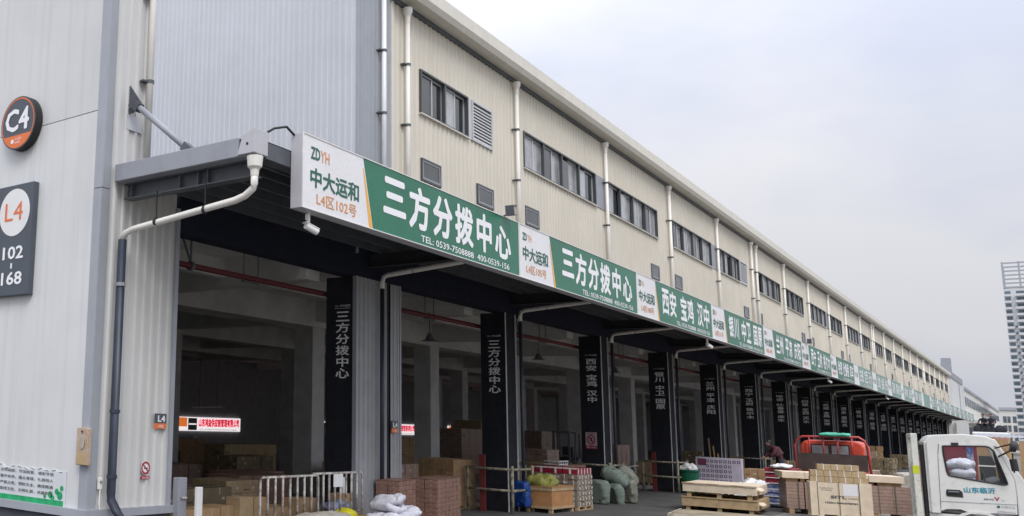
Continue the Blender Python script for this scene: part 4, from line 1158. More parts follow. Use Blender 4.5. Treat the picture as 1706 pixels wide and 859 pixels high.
carton_pile('carton_stack', 'kraft cartons in the dock right of the printed board', 34.2, -2.9, 2, 2, 3, (.55, .5, .30), m_carton, seed=34)
t = thing('timber_bundle', 'upright brown timbers leaning on the pillar behind the printed board', 'timber', (38.7, .2, G))
for k in range(3):
    MB().bar((-.3+.05*k, -.35+.2*k, 0), (-.05, -.15+.18*k, 1.5+.35*k), .07, .04).build('timber', m_carton, t)

# ---- pair of flat crates (cream over brown) on pallets
def flat_crate(x, y, z, l, wd, h, rz, mm_, lb, film=None):
    t = thing('flat_crate', lb, 'crate', (x, y, z), rz, 'flat crates stacked in the yard')
    # feet and runners
    for yy in (0, wd/2-.06, wd-.12):
        for xx in (.05, l/2-.06, l-.2): MB().box(xx, yy+.12 if yy == 0 else yy-.1 if yy > wd*.8 else yy, 0, xx+.13, (yy+.12 if yy == 0 else yy-.1 if yy > wd*.8 else yy)+.12, .155).build('block', m_wood, t)
    nb = 6
    for k in range(nb):
        y0 = wd/nb*k; MB().box(-.03+.012*(k % 2), y0+.004, .155+h, l+.03, y0+wd/nb-.004, .155+h+.022).build('board', mm_, t)
    MB().box(0, 0, .155, l, wd, .155+h).build('side', mm_, t)
    MB().box(-.025, -.02, .155+h+.0, -.002, wd+.02, .155+h+.035).build('edge_batten', m_wood, t)
    if film: share('film', sack_mesh(.5, .3, .16, 61, .3), film, t, (.5, .0, .155+h*.6))
    return t
flat_crate(21.9, -4.78, G-.0, 2.6, 2.05, .26, R(4), m_wood, 'long brown flat crate at the bottom of the pair in the yard', m_palewood)
flat_crate(21.9, -4.75, G+.44, 2.5, 1.98, .24, R(4), m_palewood, 'cream flat crate on top of the brown one in the yard', m_palewood)
# plank on the ground edge
# ---- red and blue printed bundles
t = thing('printed_bundle_stack', 'stack of red and white printed bundles over dark blue film packs', 'bundle stack', (26.4, -5.0, G))
rg = random.Random(5)
for k in range(5):
    MB().box(rg.uniform(0, .04), rg.uniform(0, .03), .06+k*.145, 1.2, .88, .06+k*.145+.13).build('blue_pack', m_dblue, t, bevel=.03)
for k in range(3):
    MB().box(rg.uniform(0, .04), rg.uniform(0, .04), .80+k*.18, 1.2, .86, .80+k*.18+.165).build('red_pack', m_redfilm, t, bevel=.02)
    MB().box(-.03, .03, .80+k*.18+.01, .0, .84, .80+k*.18+.035).build('white_edge', m_strap, t)
MB().tube([(-.035, .38, 1.05), (-.02, .38, 1.05)], .075, 14).build('round_print', m_strap, t); MB().tube([(-.04, .38, 1.05), (-.02, .38, 1.05)], .035, 14).build('round_print_centre', m_black, t)
for k in range(3): MB().box(0, 0, .13+k*.24, .02, .9, .16+k*.24).build('white_film_edge', m_strap, t)
o = share('loose_film', sack_mesh(.9, .6, .16, 66, .3), m_signwhite, t, (.3, .4, 1.40))

# ---- big panel stacks (bundled brown boards with pale slabs on top)
PO = (24.4, -5.32); PA = R(-70)
t = thing('board_stack', 'long stack of brown fibre boards with pale slabs on top behind the stencilled crate', 'board stack', (PO[0], PO[1], G), PA)
z = .16
for k in range(8):
    hh = .105
    MB().box(.28, .0, z+.002, 2.55, 1.2, z+hh-.004).build('board', m_greycarton, t)
    MB().box(2.56, .02, z+.002, 3.02, 1.2, z+hh-.004).build('board', m_greycarton, t)
    MB().box(-.22, .02, z+.002, .25, 1.2, z+hh-.004).build('board', m_greycarton, t)
    z += hh
for x in (.10, 2.2, 2.62): MB().box(x-.01, -.008, .14, x+.012, -.001, z+.01).build('strap', m_dstrap, t)
for x0, x1 in ((.4, 1.2), (1.3, 2.1), (2.2, 2.8)): MB().box(x0, .05, z, x1, 1.1, z+.09).build('packer_board', m_greycarton if x0 < 2 else m_wood, t)
for x0, x1 in ((-.2, .12), (.18, .3)): MB().box(x0, .05, z, x1, 1.1, z+.10).build('packer_board', m_wood, t)
for x0, x1 in ((-.32, .28), (.285, 1.95), (1.96, 2.86)): MB().box(x0, -.06, z+.10, x1, 1.2, z+.30).build('pale_slab', m_palewood, t, bevel=.006)
for x in (-.1, .4, 1.5, 2.1, 2.8): MB().box(x-.07, .02, 0, x+.07, 1.1, .155).build('bearer', m_wood, t)
# stencilled crate
t = thing('stencilled_crate', 'pale plywood crate with black stencilled letters, topped with strapped parcels', 'crate', (23.0, -5.95, G), R(-75))
l = 1.52
MB().box(0, 0, .14, l, .75, 1.08).build('box', m_palewood, t, bevel=.004)
for x in (0, l-.30): MB().box(x-.0+.0, -.03, .10, x+.17 if x == 0 else x+.30, -.001, 1.10).build('corner_board', m_palewood, t)
for x in (.24, .74, 1.24): MB().box(x-.08, -.02, 0, x+.08, .73, .139).build('foot', m_palewood, t)
for x in (.19, .72, 1.21): MB().box(x-.008, -.036, .12, x+.008, -.031, 1.10).build('strap', m_dstrap, t)
f = (1, 0, 0); u = (0, 0, 1)
text('SITL', m_ptext, (.50, -.001, .62), f, u, .40, .09, t, .05); text('C700MM', m_ptext, (.93, -.001, .62), f, u, .25, .04, t, .01)
text('1300x1200x970MM', m_ptext, (.36, -.001, .47), f, u, .80, .055, t, .05)
text('Changzhou Pin Du\nNew Materials', m_ptext, (.24, -.001, .84), f, u, .34, .10, t, .0)
MB().box(.82, -.006, .72, 1.2, -.001, 1.05).build('paper_label', m_signwhite, t)
def parcels(loc, n, wcell, h, lb, seed):
    t = thing('parcel_row', lb, 'parcels', loc, R(-75), 'strapped parcels on the stencilled crate')
    me = MB().box(.004, 0, .004, wcell-.004, .35, h-.004).mesh('parcel'); me.materials.append(m_carton2)
    for k in range(n): share('parcel', me, None, t, (k*wcell, 0, 0))
    sp_ = MB().box(-.012, -.008, 0, .012, -.002, h).box(-.012, -.008, h, .012, .35, h+.006).mesh('strap'); sp_.materials.append(m_strap)
    for k in range(n): share('strap', sp_, None, t, (wcell*(k+.45), 0, 0))
parcels((23.0+.02, -5.95-.02, .885), 4, .36, .17, 'bottom row of strapped kraft parcels on the stencilled crate', 1)
parcels((23.02, -5.98, 1.06), 4, .345, .18, 'middle row of strapped kraft parcels on the stencilled crate', 2)
parcels((23.08, -6.16, 1.245), 3, .345, .17, 'top row of strapped kraft parcels on the stencilled crate', 3)

# ================================================================== VEHICLES
# ---- white light truck (side view), heading -75 deg; local x forward, z up, near side y = 0, width along -y? (left side at +y)
TO = (10.3, -9.6); TH = R(-83)
TZ = 0.0
T = thing('white_truck', 'white flatbed light truck with teal characters on its cab door at the right', 'truck', (TO[0], TO[1], 0), TH)
Wd = 1.72
def sideprism(mb, poly, y0, y1): return mb.prism(poly, lambda a, b, d: (a, d, b), y0, y1)
# cab shell built from side frames, roof, back, front, so the cab is hollow behind the glass
roof_poly = [(.13, 2.14), (.15, 2.22), (.20, 2.285), (.27, 2.315), (.65, 2.345), (.98, 2.32), (1.06, 2.28), (1.12, 2.20), (1.13, 2.14), (.97, 2.165), (.33, 2.145)]
sh = MB()
sideprism(sh, roof_poly, 0.0, Wd)
sh.box(.12, 0, .95, .18, Wd, 2.2)                                # cab back
cab_side = [(.12, .95), (.12, 2.15), (.15, 2.17), (.33, 2.17), (.31, 2.0), (.28, .95)]
for y0, y1 in ((0, .05), (Wd-.05, Wd)): sideprism(sh, cab_side, y0, y1)
# a-pillar and fender
for y0, y1 in ((0.0, .06), (Wd-.06, Wd)):
    sideprism(sh, [(1.05, 2.28), (1.10, 2.27), (1.46, 1.52), (1.62, 1.40), (1.62, .55), (1.30, .55), (1.31, 1.35), (1.30, 1.60), (1.14, 2.06)], y0, y1)
sh.box(1.46, .06, .55, 1.62, Wd-.06, 1.40)                          # front panel
sh.box(.12, .05, .62, 1.5, Wd-.05, .95)                          # floor / engine cover
cabo = sh.build('cab', m_truckw, T, bevel=.015)
# door with window opening (ring of quads round the opening)
door = [(.335, 2.165), (.97, 2.20), (1.04, 2.18), (1.135, 2.06), (1.295, 1.60), (1.305, 1.35), (1.29, 1.02), (1.0, 1.02), (.74, .97), (.55, 1.045), (.36, 1.035), (.285, 1.0), (.31, 1.95)]
wind = [(.385, 2.125), (.96, 2.145), (1.01, 2.13), (1.06, 2.07), (1.185, 1.60), (1.20, 1.52), (1.16, 1.505), (1.0, 1.525), (.70, 1.57), (.44, 1.615), (.425, 1.63), (.41, 1.70), (.385, 2.0)]
n = len(door); dm = MB()
for y in (-.012, .03):
    dm.v += [(a, y, b) for a, b in door]+[(a, y, b) for a, b in wind]
for k in range(n):
    k2 = (k+1) % n
    dm.f.append((k, k2, n+k2, n+k)); dm.f.append((2*n+k, 2*n+k2, 3*n+k2, 3*n+k))
    dm.f.append((k, k2, 2*n+k2, 2*n+k)); dm.f.append((n+k, n+k2, 3*n+k2, 3*n+k))
D = dm.build('door', m_truckw, T)
# rubber seal round the window
sl = MB(); 
for k in range(n):
    a = wind[k]; b = wind[(k+1) % n]; sl.tube([(a[0], -.014, a[1]), (b[0], -.014, b[1])], .016, 6)
sl.build('window_seal', m_black, D)
MB().add([(a, .008, b) for a, b in wind], [tuple(range(n))]).build('side_glass', m_clear, D)
# dark quarter band at the front of the window
MB().add([(1.045, .004, 2.09), (1.06, .004, 2.07), (1.185, .004, 1.60), (1.20, .004, 1.52), (1.16, .004, 1.505), (1.12, .004, 1.51), (1.10, .004, 1.62)], [tuple(range(7))]).build('quarter_seal', m_black, D)
hd = MB(); sideprism(hd, [(.375, 1.35), (.385, 1.375), (.56, 1.375), (.595, 1.34), (.60, 1.25), (.385, 1.255), (.37, 1.28)], -.02, -.011); hd.build('handle_recess', m_black, D)
MB().tube([(.40, -.03, 1.335), (.55, -.03, 1.335)], .018, 8).build('handle', m_dksteel, D)
MB().bar((.29, -.016, 1.165), (1.30, -.016, 1.185), .006, .008).build('crease', m_trim, D)
text('山东临沂', m_teal, (.615, -.013, 1.335), (1, 0, .03), (0, 0, 1), .42, .10, D, .025)
text('时代', m_dgrey, (.875, -.013, 1.232), (1, 0, 0), (0, 0, 1), .13, .028, D, .02); text('V', m_signred, (1.01, -.013, 1.225), (1, 0, 0), (0, 0, 1), .07, .07, D, .03); text('动力', m_dgrey, (1.10, -.013, 1.225), (1, 0, 0), (0, 0, 1), .05, .02, D, .0)
text('中国石化', m_trim, (1.09, -.013, 1.11), (1, 0, 0), (0, 0, 1), .18, .045, D, .0); text('总质量4495KG\n核载1750KG', m_trim, (1.03, -.013, .98), (1, 0, 0), (0, 0, 1), .24, .09, D, .0)
MB().tube([(1.055, -.013, 1.13), (1.055, -.018, 1.13)], .022, 10).build('green_drop', m_bin, D)
MB().box(.50, -.03, 2.14, .60, -.005, 2.19).build('rain_clip', m_black, D)
for z_ in (.62,): MB().tube([(.78, .02, .18), (.78, .24, .18)], .38, 30).build('wheel', m_black, T)
MB().tube([(.78, Wd-.24, .18), (.78, Wd-.02, .18)], .38, 30).build('wheel', m_black, T)
ar = MB(); pts = [(.78+.46*math.cos(a), .55+.46*math.sin(a)) for a in [math.pi*k/12 for k in range(13)]]
for a, b in zip(pts, pts[1:]): ar.bar((a[0], -.01, a[1]), (b[0], -.01, b[1]), .05, .04)
ar.build('wheel_arch', m_truckw, T)
# windscreen, dash, seats, steering wheel
MB().add([(1.12, .06, 2.24), (1.12, Wd-.06, 2.24), (1.48, Wd-.06, 1.42), (1.48, .06, 1.42)], [(0,1,2,3)]).build('windscreen', m_clear, T)
MB().prism([(.95, 1.30), (.98, 1.52), (1.18, 1.60), (1.40, 1.50), (1.44, 1.25)], lambda a, b, d: (a, d, b), .08, Wd-.08).build('dashboard', m_dksteel, T, bevel=.03)
for y in (.12, 1.05): MB().box(.30, y, 1.0, .80, y+.5, 1.22).box(.24, y, 1.1, .36, y+.5, 1.84).box(.27, y+.12, 1.84, .34, y+.38, 2.0).build('seat', m_seat, T, bevel=.03)
MB().tube([(1.0+.0*k, 1.3+.19*math.cos(2*math.pi*k/20), 1.50+.17*math.sin(2*math.pi*k/20)) for k in range(21)], .014, 6).build('steering_wheel', m_black, T)
# mirror and arms
MB().bar((1.08, -.04, 2.12), (1.28, -.25, 2.20), .02).bar((1.12, -.02, 1.98), (1.28, -.25, 2.10), .02).bar((1.28, -.25, 2.05), (1.28, -.25, 1.72), .02).build('mirror_arm', m_black, T)
MB().tube([(1.26, -.27, 2.17), (1.34, -.27, 2.15)], [.10, .09], 16).build('mirror', m_black, T)
MB().tube([(1.28, -.25, 1.95), (1.30, -.25, 1.75)], [.05, .05], 12).build('lower_mirror', m_black, T)
# black intake between cab and headboard
MB().box(.075, .05, .85, .118, .6, 2.14).build('air_intake', m_black, T, bevel=.01)
# headboard frame (worn white with yellow marker)
hb = MB().box(-.06, 0, .82, .035, .10, 2.33).box(-.06, Wd-.10, .82, .035, Wd, 2.33).box(-.06, .10, 2.25, .035, Wd-.10, 2.33)
hb.build('headboard_frame', mat('worn_white_paint', (.66, .66, .60), .5, var=.1, scale=5, grime=.35), T, bevel=.012)
for k in range(5): MB().box(-.02, .10, .9+k*.2, .0, Wd-.10, 1.0+k*.2).build('headboard_rail', m_truckw, T)
MB().box(-.064, .02, 1.62, -.0605, .085, 1.76).box(-.062, -.003, 1.62, .03, .0, 1.76).build('yellow_marker', mat('yellow_reflector', (.55, .60, .02), .4), T)
bedz = .56
for k in range(9): MB().box(-4.0, .02+k*.19, bedz-.05, -.08, .02+k*.19+.183, bedz).build('bed_plank', mat('bed_planks', (.30, .24, .15), .85, var=.3, scale=3, col2=(.14, .12, .09)), T)
MB().box(-4.02, -.03, bedz-.16, -.06, -.001, bedz+.012).box(-4.05, -.03, bedz-.16, -4.02, Wd+.02, bedz+.012).build('bed_edge', mat('worn_bed_rim', (.48, .45, .36), .6, var=.3, scale=4, col2=(.2, .17, .1)), T)
MB().box(-4.0, .30, .20, 1.2, .42, .40).box(-4.0, 1.28, .20, 1.2, 1.40, .40).build('chassis', m_black, T)
for y in (.02, Wd-.26): MB().tube([(-2.9, y, .08), (-2.9, y+.24, .08)], .28, 30).build('wheel', m_black, T)

# ---- red truck seen from behind: tube headboard, cab, dark board
RX = 30.0; RY0, RY1 = -6.62, -4.50
T = thing('red_truck', 'red truck seen from behind with a tubular headboard and a green tarpaulin on it', 'truck', (RX, 0, 0))
hy0, hy1, ht_ = RY0, RY1, 2.23
MB().tube([(0, hy1, .6), (0, hy1+.02, 1.9), (0, hy1-.05, 2.12), (0, hy1-.22, ht_), (0, hy0+.22, ht_+.03), (0, hy0+.05, 2.14), (0, hy0-.02, 1.9), (0, hy0-.10, .6)], .04, 10).build('headboard_tube', m_redtube, T, smooth=True)
for k in range(1, 5):
    y = hy0+(hy1-hy0)*k/5; MB().tube([(0, y, 1.5), (0, y, ht_)], .028, 8).build('headboard_bar', m_redtube, T, smooth=True)
MB().box(-.03, hy0, 1.05, .03, hy1, 1.64).build('dark_board', mat('rusty_dark_board', (.075, .05, .045), .8, var=.2), T)
cb_ = MB()
cy0, cy1 = RY0+.12, RY1-.08
cb_.prism([(cy0, .9), (cy0, 1.9), (cy0+.10, 2.06), (cy0+.3, 2.12), (cy1-.3, 2.12), (cy1-.10, 2.06), (cy1, 1.9), (cy1, .9)], lambda a, b, d: (d, a, b), .35, 1.9)
cabr = cb_.build('cab', m_truckred, T, bevel=.05)
ym = (cy0+cy1)/2
for s in (-1, 1):
    y = ym+s*.30+.05
    MB().box(.325, y-.25, 1.58, .352, y+.25, 1.93).build('rear_window', m_blind, T)
    MB().box(.335, y-.29, 1.54, .348, y+.29, 1.97).build('window_seal', m_black, T)
    MB().box(.30, y+s*.40-.04, 1.2, .349, y+s*.40+.04, 2.02).build('pressed_rib', m_truckred, T, bevel=.02)
MB().box(.8, cy0-.004, 1.5, 1.4, cy0-.001, 1.95).build('side_window', m_glass, T)
MB().box(-3.6, RY0, .55, .0, RY1, .68).build('bed', m_dksteel, T)
MB().box(-3.6, RY0+.4, .3, 1.8, RY1-.4, .54).build('chassis', m_black, T)
for x in (-2.6, 1.0):
    for y in (RY0+.02, RY1-.26): MB().tube([(x, y, .18), (x, y+.24, .18)], .38, 24).build('wheel', m_black, T)
o = sack('green_tarpaulin', sack_mesh(.95, .6, .16, 71, .25), m_tarp, (RX+.1, -5.7, 2.33), (0, 0, R(92)), 'folded green tarpaulin lying on top of the red headboard', 'tarpaulin')

# ---- far loaded truck with white sheets, dark bundles and two seated people
FX = 78
T = thing('far_truck', 'distant loaded truck whose white topped load shows above the white cab roof', 'truck', (FX, 0, G))
def fy(x): return x
MB().box(-3, -9.3, .9, 3, -7.5, 2.95).build('load_box', m_carton, T); MB().box(-3.05, -9.35, 2.95, 3, -7.45, 3.22).build('white_sheet', m_white, T, bevel=.08)
MB().box(3.2, -9.3, .7, 5, -7.5, 2.7).build('cab', m_truckw, T, bevel=.1)
for x in (-2, 3.9):
    for y in (-9.3, -7.8): MB().tube([(x, y, .5), (x, y+.3, .5)], .5, 20).build('wheel', m_black, T)
for i, (y, r_, lb) in enumerate([(-7.85, .38, 'left'), (-8.4, .35, 'middle'), (-8.98, .42, 'right')]):
    sack('dark_bundle', sack_mesh(.62, .6, .50, 80+i, .2), m_dark, (FX-2.3, y, 3.22+G+.20), (0, 0, R(90)), 'black bundle on the far truck load, %s of three' % lb, 'bundle', 'black bundles on the far truck')

# vehicles and goods beyond the white cab
T = thing('silver_awning', 'low silver-grey corrugated awning with a faded red band beyond the cab roof', 'awning', (40, 0, 0))
mb = MB(); ribbed(mb, -11.5, -9.1, 0, 1, lambda t, h, z: (-1.5+3*z, t, 2.47+.13*z+h), .18, .02); mb.build('sheet', m_steel, T)
MB().box(-1.52, -10.2, 2.40, -1.50, -9.5, 2.46).build('red_band', mat('faded_red_band', (.50, .26, .24), .6), T)
for y in (-11.3, -9.3): MB().tube([(-1.4, y, G), (-1.4, y, 2.45)], .05, 8).tube([(1.4, y, G), (1.4, y, 2.58)], .05, 8).build('post', m_dksteel, T)
stack('carton_stack', 'tall kraft carton stack beyond the windscreen of the white truck', (17.5, -11.95, G), R(0), 1.5, 1.1, (2, 2, 5), .47, m_carton, seed=91)
stack('carton_stack', 'kraft carton stack seen through the cab window', (18.4, -10.62, G), R(0), 1.2, .55, (2, 1, 5), .44, m_carton, seed=92)
t = thing('sack_pallet', 'pale sacks piled on a pallet, seen through the cab window', 'pallet load', (16.4, -10.12, G))
pallet(MB(), 1.0, .5).build('pallet', m_wood, t)
for k in range(10): share('sack', sack_mesh(1.0, .46, .24, 140+k, .15), m_sackw, t, (.5, .25+.02*(k % 2), .22+.19*k), R(4*(k % 3)-4))
t = thing('dark_crate', 'black crate with a white strip seen through the cab window', 'crate', (17.2, -10.42, G))
MB().box(0, 0, 0, .5, .26, 2.12).build('crate', m_black, t, bevel=.01); MB().box(-.01, -.02, 1.88, .3, .28, 1.91).build('white_strip', m_strap, t)
t = thing('red_stall', 'dark red panelled cargo box seen through the top of the cab window', 'cargo box', (22.5, -10.25, G))
MB().box(0, 0, .9, 2.0, 1.15, 2.30).build('panel_box', mat('maroon_panel', (.22, .02, .04), .5), t); MB().box(-.01, .42, .9, -.001, .56, 2.28).build('blue_stripe', m_dblue, t)
MB().box(0, .1, 0, 2, 1.05, .9).build('base', m_black, t)
# white gate panel and van far down the dock
t = thing('white_screen', 'pale upright panel standing at the far end of the canopy', 'panel', (100, -6.15, G)); MB().box(0, 0, 0, .1, .85, 4.35).build('panel', m_endwall, t)
t = thing('container', 'dark green container box beside the pale panel under the far canopy', 'container', (103, -8.3, G)); MB().box(0, 0, .5, 6, 2.3, 3.9).build('body', m_dksteel, t); MB().box(0, .2, 0, 6, 2.1, .5).build('base', m_black, t)

# dock goods receding under the canopy
rg = random.Random(11)
desc = ['small kraft', 'pale', 'grey brown', 'dark wrapped', 'low mixed']
plc = ['just past the red truck', 'beyond the seventh pillar', 'beyond the eighth pillar', 'beyond the ninth pillar', 'beyond the tenth pillar', 'beyond the eleventh pillar', 'beyond the twelfth pillar', 'beyond the fourteenth pillar']
for i, x in enumerate([44, 52, 60, 68, 76, 84, 92, 108]):
    stack('carton_stack', '%s carton stack on the dock %s' % (desc[i % 5], plc[i]), (x+rg.uniform(-1, 2), rg.uniform(-3.6, -1.5), G), R(rg.uniform(-10, 10)), 1.8, 1.4, (3, 3, 3+i % 3), .36,
          [m_olivebox, m_greycarton, m_carton][i % 3], seed=100+i, jit=.04)
for i, (x, y, lb) in enumerate([(40.5, -5.6, 'dim white film bundle right of the red truck'), (43.5, -6.4, 'pale brown upright roll right of the red truck'), (47, -7.2, 'grey bundle left of the white headboard')]):
    sack('bundle', sack_mesh(1.1, .9, .8, 120+i, .3), [m_signwhite, m_sackb, m_greycarton][i], (x, y, .25), (0, R(80) if i == 1 else 0, R(30*i)), lb, 'bundle')
stack('carton_stack', 'mixed carton stack right of the red truck headboard', (38.5, -6.0, G), R(5), 1.6, 1.2, (4, 3, 3), .33, m_greycarton, seed=130)
stack('carton_stack', 'dark carton stack left of the white headboard', (45.5, -8.4, G), R(5), 1.6, 1.6, (3, 3, 4), .33, m_greycarton, seed=131)

# ================================================================== PEOPLE (skinned figures)
def person(lb, loc, rz, joints, edges, radii, skin_m, parts, group=None):
    me = bpy.data.meshes.new('body'); me.from_pydata(joints, edges, [])
    o = bpy.data.objects.new('person', me); COL.objects.link(o)
    sk = o.modifiers.new('skin', 'SKIN'); sub = o.modifiers.new('sub', 'SUBSURF'); sub.levels = 1; sub.render_levels = 1
    for v, r_ in zip(me.skin_vertices[0].data, radii): v.radius = (r_, r_) if not isinstance(r_, tuple) else r_
    me.skin_vertices[0].data[0].use_root = True
    dg = bpy.context.evaluated_depsgraph_get(); dg.update()
    nm_ = bpy.data.meshes.new_from_object(o.evaluated_get(dg)); nm_.name = 'body'
    bpy.data.objects.remove(o)
    o = bpy.data.objects.new('person', nm_); COL.objects.link(o); nm_.materials.clear(); nm_.materials.append(skin_m)
    for p in nm_.polygons: p.use_smooth = True
    o.location = loc; o.rotation_euler = (0, 0, rz); tag(o, lb, 'person', group)
    for nme, mb_, mm_ in parts: mb_.build(nme, mm_, o, smooth=True)
    return o
def ball(mb, c, r, sc=(1, 1, 1), n=12, m_=8):
    c = Vector(c); vs = []; fs = []
    for i in range(m_+1):
        th = math.pi*i/m_
        for j in range(n):
            ph = 2*math.pi*j/n; vs.append(c+Vector((r*sc[0]*math.sin(th)*math.cos(ph), r*sc[1]*math.sin(th)*math.sin(ph), r*sc[2]*math.cos(th))))
    for i in range(m_):
        for j in range(n): fs.append((i*n+j, i*n+(j+1) % n, (i+1)*n+(j+1) % n, (i+1)*n+j))
    return mb.add(vs, fs)
def head_parts(c, fwd=(1, 0), s=1.0):
    c = Vector(c); f_ = Vector((fwd[0], fwd[1], 0)); sd_ = Vector((-f_.y, f_.x, 0))
    face = ball(MB(), c, .095*s, (1, .86, 1.25)); ball(face, c+f_*.095*s+Vector((0, 0, -.01)), .018*s)
    for q in (-1, 1): ball(face, c+sd_*q*.085*s, .022*s, (.6, .5, 1.3), 8, 6)
    hair = ball(MB(), c-f_*.015*s+Vector((0, 0, .03*s)), .102*s, (1, .93, 1.12))
    eyes = MB()
    for q in (-1, 1): ball(eyes, c+f_*.09*s+sd_*q*.035*s+Vector((0, 0, .012)), .011*s, n=8, m_=6)
    mouth = MB().bar(c+f_*.088*s+sd_*.022+Vector((0, 0, -.055)), c+f_*.088*s-sd_*.022+Vector((0, 0, -.055)), .008, .008)
    return [('head', face, m_skin), ('hair', hair, m_hair), ('eyes', eyes, m_black), ('mouth', mouth, m_signred)]
# worker bending forward in a maroon jacket
J = [(0, 0, .98), (.05, 0, 1.15), (.18, 0, 1.33), (.30, 0, 1.44), (.36, 0, 1.50),
     (.0, .10, .92), (.04, .12, .50), (-.02, .13, .09), (.12, .13, .05), (.0, -.10, .92), (.10, -.12, .50), (.04, -.13, .09), (.18, -.13, .05),
     (.25, .20, 1.38), (.34, .24, 1.14), (.52, .18, 1.00), (.25, -.20, 1.38), (.38, -.24, 1.14), (.56, -.14, 1.02)]
Ed = [(0,1),(1,2),(2,3),(3,4),(0,5),(5,6),(6,7),(7,8),(0,9),(9,10),(10,11),(11,12),(2,13),(13,14),(14,15),(2,16),(16,17),(17,18)]
Rd = [(.15,.12),(.15,.12),(.17,.13),(.07,.07),(.055,.055),(.09,.09),(.065,.065),(.05,.05),(.04,.04),(.09,.09),(.065,.065),(.05,.05),(.04,.04),(.065,.065),(.05,.05),(.035,.035),(.065,.065),(.05,.05),(.035,.035)]
def hand(base, d):
    mb = MB(); b = Vector(base); d = Vector(d).normalized(); s_ = d.cross(Vector((0, 0, 1))).normalized()
    mb.bar(b, b+d*.09, .08, .03)
    for k, ln in enumerate((.07, .085, .08, .06)):
        p = b+d*.09+s_*(-.03+.02*k); mb.tube([p, p+d*ln*.55+Vector((0, 0, -.01)), p+d*ln*.8+Vector((0, 0, -.04))], .009, 6)
    mb.tube([b+d*.02-s_*.04, b+d*.06-s_*.075, b+d*.09-s_*.07], .010, 6)
    return mb
pp = head_parts((.44, 0, 1.60))+[('hand', hand((.52, .18, 1.0), (1, 0, -.4)), m_skin), ('hand', hand((.56, -.14, 1.02), (1, 0, -.4)), m_skin),
    ('trousers', MB().tube([(0, .1, .96), (.04, .12, .5), (-.02, .13, .12)], [.13, .09, .075], 12).tube([(0, -.1, .96), (.10, -.12, .5), (.04, -.13, .12)], [.13, .09, .075], 12), m_dark),
    ('jacket', MB().tube([(-.01, 0, .92), (.05, 0, 1.12), (.18, 0, 1.33), (.27, 0, 1.42)], [.19, .19, .19, .11], 14).tube([(.25, .2, 1.38), (.34, .24, 1.14), (.50, .19, 1.01)], [.08, .065, .05], 10).tube([(.25, -.2, 1.38), (.38, -.24, 1.14), (.54, -.15, 1.03)], [.08, .065, .05], 10), m_maroon)]
t = thing('hand_cart', 'low dark platform cart the stooping worker stands on', 'cart', (36.4, -2.9, G)); MB().box(-.8, -.5, .42, .8, .6, .5).build('deck', m_dksteel, t)
for a in (-.6, .6):
    for b in (-.4, .45): MB().tube([(a, b, .2), (a, b+.08, .2)], .2, 16).build('wheel', m_black, t)
person('worker in a maroon jacket stooping over goods under the canopy left of the red truck', (36.4, -2.85, G+.5), R(120), J, Ed, Rd, m_maroon, pp)
# two people sitting on the far load
JS = [(0, 0, .12), (.02, 0, .30), (.04, 0, .50), (.04, 0, .62), (.05, 0, .68), (.1, .12, .12), (.45, .14, .22), (.5, .14, -.12), (.1, -.12, .12), (.45, -.14, .22), (.5, -.14, -.12), (.05, .22, .52), (.15, .27, .30), (.38, .18, .26), (.05, -.22, .52), (.15, -.27, .30), (.38, -.18, .26)]
ES = [(0,1),(1,2),(2,3),(3,4),(0,5),(5,6),(6,7),(0,8),(8,9),(9,10),(2,11),(11,12),(12,13),(2,14),(14,15),(15,16)]
RS = [(.15,.15),(.15,.13),(.18,.13),(.07,.07),(.055,.055),(.09,.09),(.07,.07),(.05,.05),(.09,.09),(.07,.07),(.05,.05),(.065,.065),(.05,.05),(.035,.035),(.065,.065),(.05,.05),(.035,.035)]
for y, lb, rz in ((-8.12, 'left of two people in dark clothes sitting on the distant truck load', 150), (-8.5, 'right of two people in dark clothes sitting on the distant truck load', 170)):
    pp = head_parts((.07, 0, .80))+[('hand', hand((.38, .18, .26), (1, 0, 0)), m_skin), ('hand', hand((.38, -.18, .26), (1, 0, 0)), m_skin)]
    person(lb, (FX-2.1, y, 3.22+G+.36), R(rz), JS, ES, RS, m_dark, pp, 'people on the distant truck')

# ================================================================== FAR BUILDINGS
# stair tower at the far end, then the next long hall
T = thing('stair_tower', 'pale stair tower with grey panelled parapet at the far end of the warehouse', 'tower')
MB().box(193, .0, G, 221, 14, 14.0).build('wall', m_endwall, T); MB().box(192.8, -.15, 13.1, 221.2, 14, 14.1).build('parapet', m_steel, T)
MB().box(211.5, -.08, 5.2, 212.6, -.001, 13.1).build('dark_strip', m_darkclad, T)
MB().box(221, .1, G, 228, 14, 12.9).build('side_wall', m_upclad, T)
T = thing('roof_plant_room', 'grey plant room with a tall dark parapet slab on the warehouse roof', 'roof room')
MB().box(187.1, .71, 13.28, 189, 1.9, 15.2).build('room', m_endwall, T); MB().box(187, -.5, 13.0, 189.2, .7, 15.9).build('parapet_slab', m_steel, T)
T = thing('next_warehouse', 'second long cream warehouse with narrow windows beyond the stair tower', 'warehouse')
MB().box(228, .2, G, 400, 20, 12.7).build('wall', m_midw, T); MB().box(227.9, -.1, 12.7, 400.2, 20.1, 13.15).build('eaves', m_trim, T)
nw = MB().box(0, .1, 0, 1.7, .199, 1.7).mesh('window'); nw.materials.append(m_midg)
x = 231.0
while x < 396:
    share('window', nw, None, T, (x, 0, 9.6)); share('window', nw, None, T, (x+2.6, 0, 9.6)); x += 7.0
MB().box(187, -3.2, 5.45, 400, -.3, 6.0).build('canopy_edge', m_midw, T)
T = thing('office_block', 'white mid-rise office block with horizontal window bands in the distance', 'building')
OX = 420
def ofy(y): return y
MB().box(OX, -60, G, OX+18, .35, 14.0).build('wall', m_midw, T)
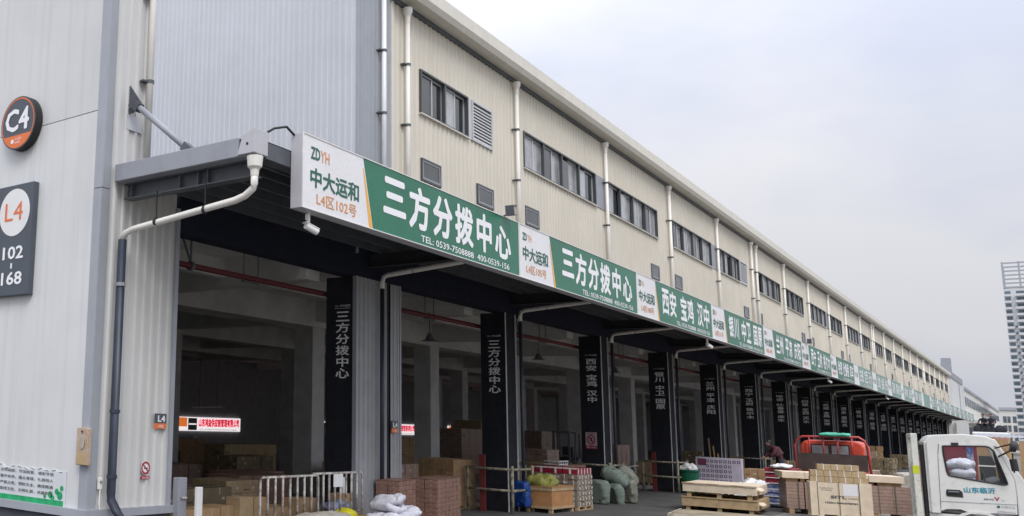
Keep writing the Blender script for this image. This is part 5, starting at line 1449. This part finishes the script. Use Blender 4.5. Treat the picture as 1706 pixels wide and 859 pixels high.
MB().box(OX-.4, -60, 14.0, OX+18, .6, 14.9).build('parapet', m_trim, T)
for fz in (3.4-3.1, 3.4, 6.45, 9.5):
    y = -.3
    first = True
    while y > -40:
        wl = 1.9 if first else 9.5
        wo = MB().box(OX-.12, y-wl, fz+.3, OX-.01, y, fz+2.4).build('window', m_midg, T)
        mull = MB()
        q = y-1.0
        while q > y-wl: mull.box(OX-.2, q-.06, fz+.3, OX-.121, q+.06, fz+2.4); q -= 1.6
        mull.build('mullion', m_midw, wo)
        y -= wl+.6; first = False
T = thing('residential_tower', 'tall white residential tower with balconies and open lattice crown at the right edge', 'tower block')
TX = 300.0; ty = -5.95
MB().box(TX, ty-30, G, TX+16, ty, 41.0).build('wall', m_towerw, T)
flh = 1.62
wA = MB().box(-.06, -1.25, .35, -.0, -.15, 1.22).mesh('window'); wA.materials.append(m_towerg)
wB = MB().box(-.06, -1.9, .35, -.0, 0, 1.22).mesh('window'); wB.materials.append(m_towerg)
bal = MB().box(-.55, -1.35, -.12, 0, -.02, .10).box(-.55, -1.35, .10, -.50, -.02, .42).mesh('balcony'); bal.materials.append(m_towerw)
balb = MB().box(-.9, -3.0, -.12, 0, -.02, .06).box(-.9, -3.0, .06, -.85, -.02, .45).mesh('balcony'); balb.materials.append(m_towerw)
acu = MB().box(-.5, -.4, 0, 0, 0, .35).mesh('air_conditioner'); acu.materials.append(m_dksteel)
for fl in range(25):
    z = .1+fl*flh
    for q in range(4):
        y = ty-q*5.4
        share('window', wA, None, T, (TX-.01, y, z)); share('balcony', bal, None, T, (TX-.02, y, z))
        share('window', wB, None, T, (TX-.01, y-2.3, z)); share('balcony', balb, None, T, (TX-.02, y-2.05, z))
        if fl < 20: share('air_conditioner', acu, None, T, (TX-.02, y-1.55, z+.25))
# crown lattice
cr_ = MB()
for k in range(7): cr_.box(TX-.1, ty-30, 41.0+k*1.02, TX+.2, ty, 41.35+k*1.02)
for k in range(10): cr_.box(TX-.14, ty-3.1*k-.35, 41, TX+.24, ty-3.1*k, 47.6)
for k in range(7): cr_.box(TX+.2, ty-.3, 41.0+k*1.02, TX+16, ty, 41.35+k*1.02)
cr_.build('lattice_crown', m_trim, T)
